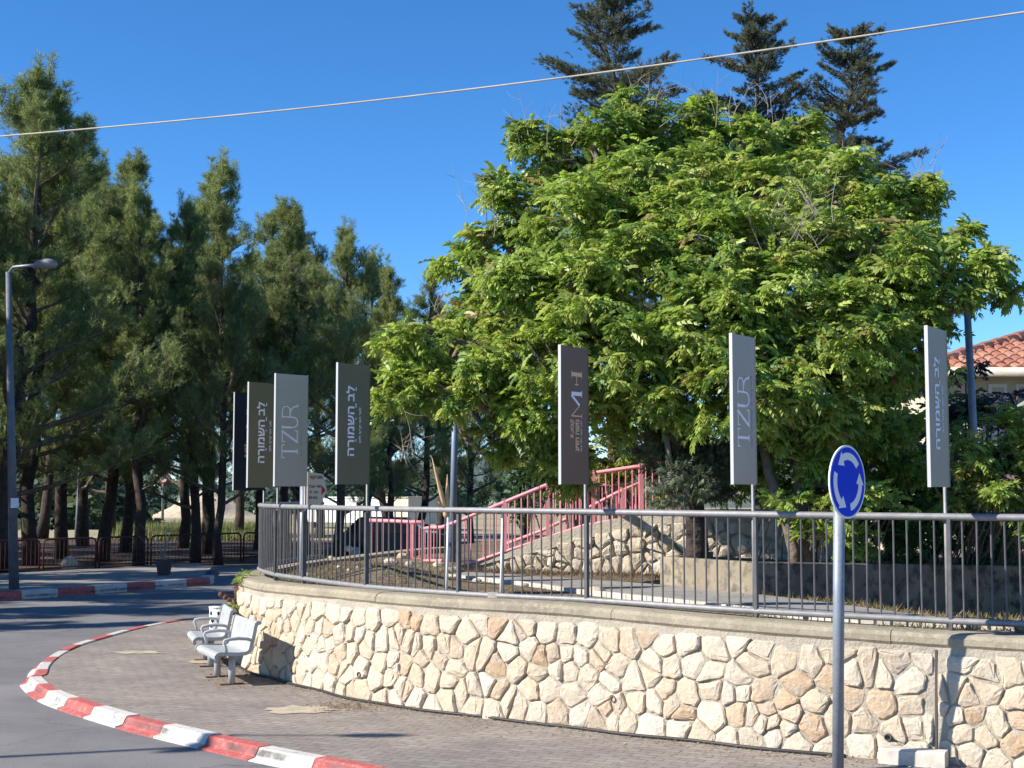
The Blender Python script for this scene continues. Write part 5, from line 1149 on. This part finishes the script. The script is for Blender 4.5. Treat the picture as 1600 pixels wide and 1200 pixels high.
# dark parked car
cc = Vector((P(620, 812, 50).x, 50, 0)); car = thing('parked_car', tuple(cc), 'dark parked car behind the pink railing', 'car')
def carbox(prof, w, name, m, dy=0):
    fr = [(cc + Vector((0, s_ * w / 2, 0)), Vector((1, 0, 0)), Vector((0, 0, 1))) for s_ in (-1, -0.92, 0.92, 1)]
    n_ = len(prof); cx_ = sum(p[0] for p in prof) / n_; cz_ = sum(p[1] for p in prof) / n_; vs2 = []
    for i, (o_2, A2, B2_) in enumerate(fr):
        sc2 = 0.96 if i in (0, 3) else 1.0
        for a, b in prof: vs2.append(o_2 + A2 * (cx_ + (a - cx_) * sc2) + B2_ * (cz_ + (b - cz_) * sc2))
    MB().add(vs2, [(i * n_ + k, i * n_ + (k + 1) % n_, (i + 1) * n_ + (k + 1) % n_, (i + 1) * n_ + k) for i in range(3) for k in range(n_)] + [tuple(range(n_ - 1, -1, -1)), tuple(3 * n_ + k for k in range(n_))]).build(name, m, car)
carbox([(-2.1, 0.3), (2.1, 0.3), (2.15, 0.6), (2.05, 0.85), (1.2, 0.95), (-1.9, 0.98), (-2.12, 0.8)], 1.75, 'body', M['car'])
carbox([(-1.8, 0.96), (1.15, 0.94), (0.45, 1.42), (-1.3, 1.45)], 1.5, 'cabin_glass', M['glass'])
carbox([(-1.35, 1.44), (0.5, 1.41), (0.35, 1.49), (-1.2, 1.51)], 1.48, 'roof', M['car'])
for sx in (-1.35, 1.35):
    for sy in (-0.8, 0.8):
        c = cc + Vector((sx, sy, 0.32)); wv = MB().tube([c + Vector((0, -0.11, 0)), c + Vector((0, 0.11, 0))], 0.32, 18).build('wheel', M['rubber'], car)
        MB().tube([c + Vector((0, -0.115, 0)), c + Vector((0, 0.115, 0))], 0.19, 14).build('rim', M['alu'], wv)
for sy in (-0.6, 0.6): MB().box(cc + Vector((2.08, sy, 0.68)), (0.10, 0.32, 0.14)).build('headlight', M['sign_white'], car)

# ------------------------------------------------------------------ house with tiled roof
Yh = 25.0; hs = thing('house', tuple(P(1600, 800, Yh)), 'cream house with red tiled hip roof at the right edge', 'house')
xl = P(1430, 580, Yh).x; ze = P(1560, 580, Yh).z; W_ = 12.0
MB().box((xl + 0.5 + W_ / 2, Yh + 0.55 + 4, (ze + 0.9) / 2), (W_, 8, ze - 0.9 + 0.1)).build('wall', M['cream'], hs)
MB().box((xl + 0.5 + W_ / 2, Yh + 0.53, ze - 1.05), (W_ + 0.04, 0.05, 0.10)).build('string_course', M['white'], hs)
MB().tube([(xl - 0.1, Yh - 0.05, ze - 0.02), (xl + 13, Yh - 0.05, ze - 0.02)], 0.085, 8).build('gutter', M['edging'], hs, True)
sl_ = math.radians(17); nt_ = math.tan(sl_); roof_d = 4.6
rf = MB(); rf.add([(xl, Yh, ze), (xl + 13, Yh, ze), (xl + 13 - roof_d, Yh + roof_d, ze + roof_d * nt_), (xl + roof_d, Yh + roof_d, ze + roof_d * nt_), (xl, Yh + 9.2, ze), (xl + 13, Yh + 9.2, ze)], [(0, 1, 2, 3), (0, 3, 4), (3, 2, 5, 4), (1, 5, 2)])
roof = rf.build('roof', M['tile'], hs)
# barrel tiles on the front slope that can be seen
tv = []; tw_, tl_ = 0.24, 0.40
tm_ = MB(); prof = [(-0.12, -0.01), (-0.08, 0.045), (0, 0.07), (0.08, 0.045), (0.12, -0.01), (0.10, -0.03), (0, 0.03), (-0.10, -0.03)]
S_ = Vector((0, math.cos(sl_), math.sin(sl_))); Nr = Vector((0, -math.sin(sl_), math.cos(sl_)))
tm_.sweep([(Vector((0, 0, 0)) + Nr * 0.03, Vector((1, 0, 0)) * 1.0, Nr), (S_ * 0.42 + Nr * 0.005, Vector((0.86, 0, 0)), Nr)], prof); tme = tm_.mesh('roof_tile'); tme.materials.append(M['tile'])
rgt = random.Random(3); cnt = 0
for r in range(11):
    for c in range(2, 40):
        x = xl + 0.15 + c * 0.245
        if not 1490 < proj((x, Yh, ze))[0] < 1680: continue
        yy = r * 0.335 * math.cos(sl_); 
        if x < xl + yy + 0.05: continue
        if cnt >= 290: break
        o = bpy.data.objects.new('roof_tile', tme); COL.objects.link(o); o.parent = roof; o.location = (x, Yh + yy + 0.0, ze + yy * nt_ + 0.015); o.rotation_euler = (rgt.uniform(-.02, .02), 0, rgt.uniform(-.03, .03)); cnt += 1
rdg = [(xl + t, Yh + t, ze + t * nt_) for t in np.arange(0.05, roof_d, 0.34)]
rme = MB().tube([(0, 0, 0.03), (0.17, 0.17, 0.17 * nt_ + 0.035), (0.36, 0.36, 0.36 * nt_ + 0.02)], [0.13, 0.12, 0.10], 10).mesh('ridge_tile'); rme.materials.append(M['tile'])
for p_ in rdg:
    o = bpy.data.objects.new('ridge_tile', rme); COL.objects.link(o); o.parent = roof; o.location = p_
for (a, b, zt_, zb_) in ((1545, 1575, 600, 650), (1588, 1640, 600, 655)):
    p0, p1 = P(a, zt_, Yh + 0.5), P(b, zb_, Yh + 0.5)
    w_ = MB().box(((p0.x + p1.x) / 2, Yh + 0.545, (p0.z + p1.z) / 2), (p1.x - p0.x, 0.06, p0.z - p1.z)).build('window_frame', M['white'], hs)
    MB().box(((p0.x + p1.x) / 2, Yh + 0.51, (p0.z + p1.z) / 2), (p1.x - p0.x - 0.12, 0.03, p0.z - p1.z - 0.12)).build('shutter', M['edging'], w_)
p0 = P(1610, 615, Yh + 0.2)
MB().prism([(-0.35, -0.25), (0.35, -0.25), (0.35, 0.18)], p0, Vector((1, 0, 0)), Vector((0, 0, 1)), Vector((0, -1, 0)), 0.5).build('awning', M['green_box'], hs)

# ------------------------------------------------------------------ small things: rocks, dry grass, litter
rk = random.Random(31); rlab = 'pale limestone rock lying on the soil behind the railing'
for (px, py, r) in [(608, 905, 7), (545, 855, 6), (517, 870, 5), (547, 897, 8), (630, 868, 8), (640, 880, 6), (685, 882, 7), (560, 885, 5), (930, 922, 12), (945, 930, 5), (615, 905, 6), (480, 900, 6), (745, 905, 6), (820, 912, 5), (1000, 938, 5), (530, 880, 4), (655, 893, 5)]:
    p = G(px, py, 1.22); p.z = terr_z(p.x, p.y); rr = r * p.y / F * 1.1
    vs3 = []; mbr = MB(); mbr.sphere((0, 0, 0), rr, 7, 5, (1.2, 0.9, 0.75))
    mbr.v = [tuple(c * rk.uniform(0.8, 1.15) for c in v) for v in mbr.v]
    o = tag(mbr.build('rock', M['stone']), rlab, 'rock', 'rocks on the terrace soil'); o.location = (p.x, p.y, p.z + rr * 0.35)
def grass_stuff(name, pts, rng, per, h, w, cols, label, lie=0.35):
    V = []; C = []
    for p in pts:
        for _ in range(per):
            b = np.array(p) + np.array([rng.normal() * 0.06, rng.normal() * 0.06, 0]); d = np.array([rng.normal() * lie, rng.normal() * lie, 1]); d /= np.linalg.norm(d); s_ = np.array([rng.normal(), rng.normal(), 0]); s_ /= np.linalg.norm(s_); L_ = h * rng.uniform(0.4, 1.2)
            V += [b - s_ * w, b + s_ * w, b + d * L_]; C.append(np.array(cols[rng.integers(len(cols))]) * rng.uniform(0.7, 1.2))
    return tag(link(name, npmesh(name, np.array(V), 3, M['grass'], np.array(C))), label, 'grass', kind='stuff')
rg9 = np.random.default_rng(91); dry = [(0.36, 0.26, 0.12), (0.42, 0.32, 0.16), (0.28, 0.19, 0.09), (0.24, 0.24, 0.08)]
pts = []
for _ in range(900):
    t = rg9.uniform(); a = c1.lerp(c3, t); n_ = Vector((0.42, -0.9, 0)); p = a + n_ * abs(rg9.normal()) * 0.32 * (0.3 + t * 1.6); pts.append((p.x, p.y, terr_z(p.x, p.y)))
grass_stuff('dry_grass', pts, rg9, 5, 0.11, 0.006, dry, 'dry straw-coloured grass at the foot of the planter wall', 0.9)
pts = []
for _ in range(4200):
    s = rg9.uniform(5, S1 - 1); p, n = rail_at(s, 0.02 - abs(rg9.normal()) ** 1.3 * 1.2); pts.append((p.x, p.y, max(terr_z(p.x, p.y), 1.0) - 0.01))
grass_stuff('weeds', pts, rg9, 4, 0.08, 0.006, dry + [(0.16, 0.20, 0.06), (0.20, 0.14, 0.08)], 'low dry weeds and plant litter on the terrace soil', 1.1)
pts = []
for _ in range(650):
    u = rg9.uniform(0.2, WL); p = W0 + Wd * u + Wn * (0.1 + abs(rg9.normal()) * 0.35); pts.append((p.x, p.y, 1.17))
grass_stuff('brush', pts, rg9, 5, 0.13, 0.006, [(0.16, 0.11, 0.07), (0.22, 0.15, 0.08), (0.12, 0.08, 0.05)], 'brown dry brush at the foot of the ramp wall', 1.0)
pts = []
for _ in range(1500):
    y = rg9.uniform(70, 100); x = rg9.uniform(-0.28, -0.16) * y; pts.append((x, y, 0))
grass_stuff('tall_grass', pts, rg9, 6, 0.6, 0.03, [(0.20, 0.23, 0.07), (0.30, 0.27, 0.11), (0.14, 0.18, 0.06)], 'tall green and straw grass in front of the gravel mound', 0.35)
# leaf litter along the wall foot and on the grove floor
def flakes(name, pts, rng, size, cols, label):
    V = []; C = []
    for p in pts:
        a = rng.uniform(0, 6.28); s_ = size * rng.uniform(0.5, 1.4); x = np.array([math.cos(a), math.sin(a), rng.normal() * 0.2]) * s_; y = np.array([-math.sin(a), math.cos(a), rng.normal() * 0.2]) * s_ * 0.5; p = np.array(p) + [0, 0, 0.006]
        V += [p - x, p - y, p + x, p + y]; C.append(np.array(cols[rng.integers(len(cols))]) * rng.uniform(0.7, 1.2))
    return tag(link(name, npmesh(name, np.array(V), 4, M['grass'], np.array(C))), label, 'litter', kind='stuff')
pts = []
for _ in range(2600):
    s = rg9.uniform(sA - 1.2, sB); p, n = rail_at(s, BASEOFF + 0.05 + abs(rg9.normal()) ** 1.5 * 0.20); pts.append((p.x, p.y, PAVZ))
for _ in range(700):
    p = G(rg9.normal() * 30 + 545, rg9.normal() * 5 + 1103, PAVZ); pts.append((p.x, p.y, PAVZ))
for _ in range(500):
    p = G(rg9.normal() * 22 + 365, rg9.normal() * 10 + 1062, PAVZ); pts.append((p.x, p.y, PAVZ))
flakes('leaf_litter', pts, rg9, 0.014, [(0.34, 0.24, 0.13), (0.22, 0.14, 0.08), (0.45, 0.36, 0.22), (0.15, 0.10, 0.06)], 'scattered dry leaves and crumbs along the foot of the wall')
# worn sandy patches on the pavement
def patch(pxs, label, m):
    pts_ = [G(x, y, PAVZ) for x, y in pxs]; mb = MB(); mb.add([(p.x, p.y, PAVZ + 0.0015) for p in pts_], [tuple(range(len(pts_)))]); o = mb.build('sand_patch', m); return tag(o, label, 'patch')
M['sandy'] = mat('sandy', (0.46, 0.39, 0.28), 0.95, noise=[(6, (0.34, 0.29, 0.22), 0.45, 0.65, 6)])
def blobpoly(cx, cy, rx, ry, seed, n=22):
    r_ = random.Random(seed); return [(cx + rx * math.cos(2 * math.pi * k / n) * r_.uniform(0.6, 1.1), cy + ry * math.sin(2 * math.pi * k / n) * r_.uniform(0.6, 1.1)) for k in range(n)]
patch(blobpoly(215, 1019, 46, 3.2, 1), 'pale sandy patch on the pavement in the kerb bend', M['sandy'])
patch(blobpoly(465, 1109, 64, 7, 2), 'pale cement patch on the pavement by the wall foot', M['sandy'])
patch(blobpoly(315, 1034, 24, 3, 3), 'small sandy patch under the benches', M['sandy'])
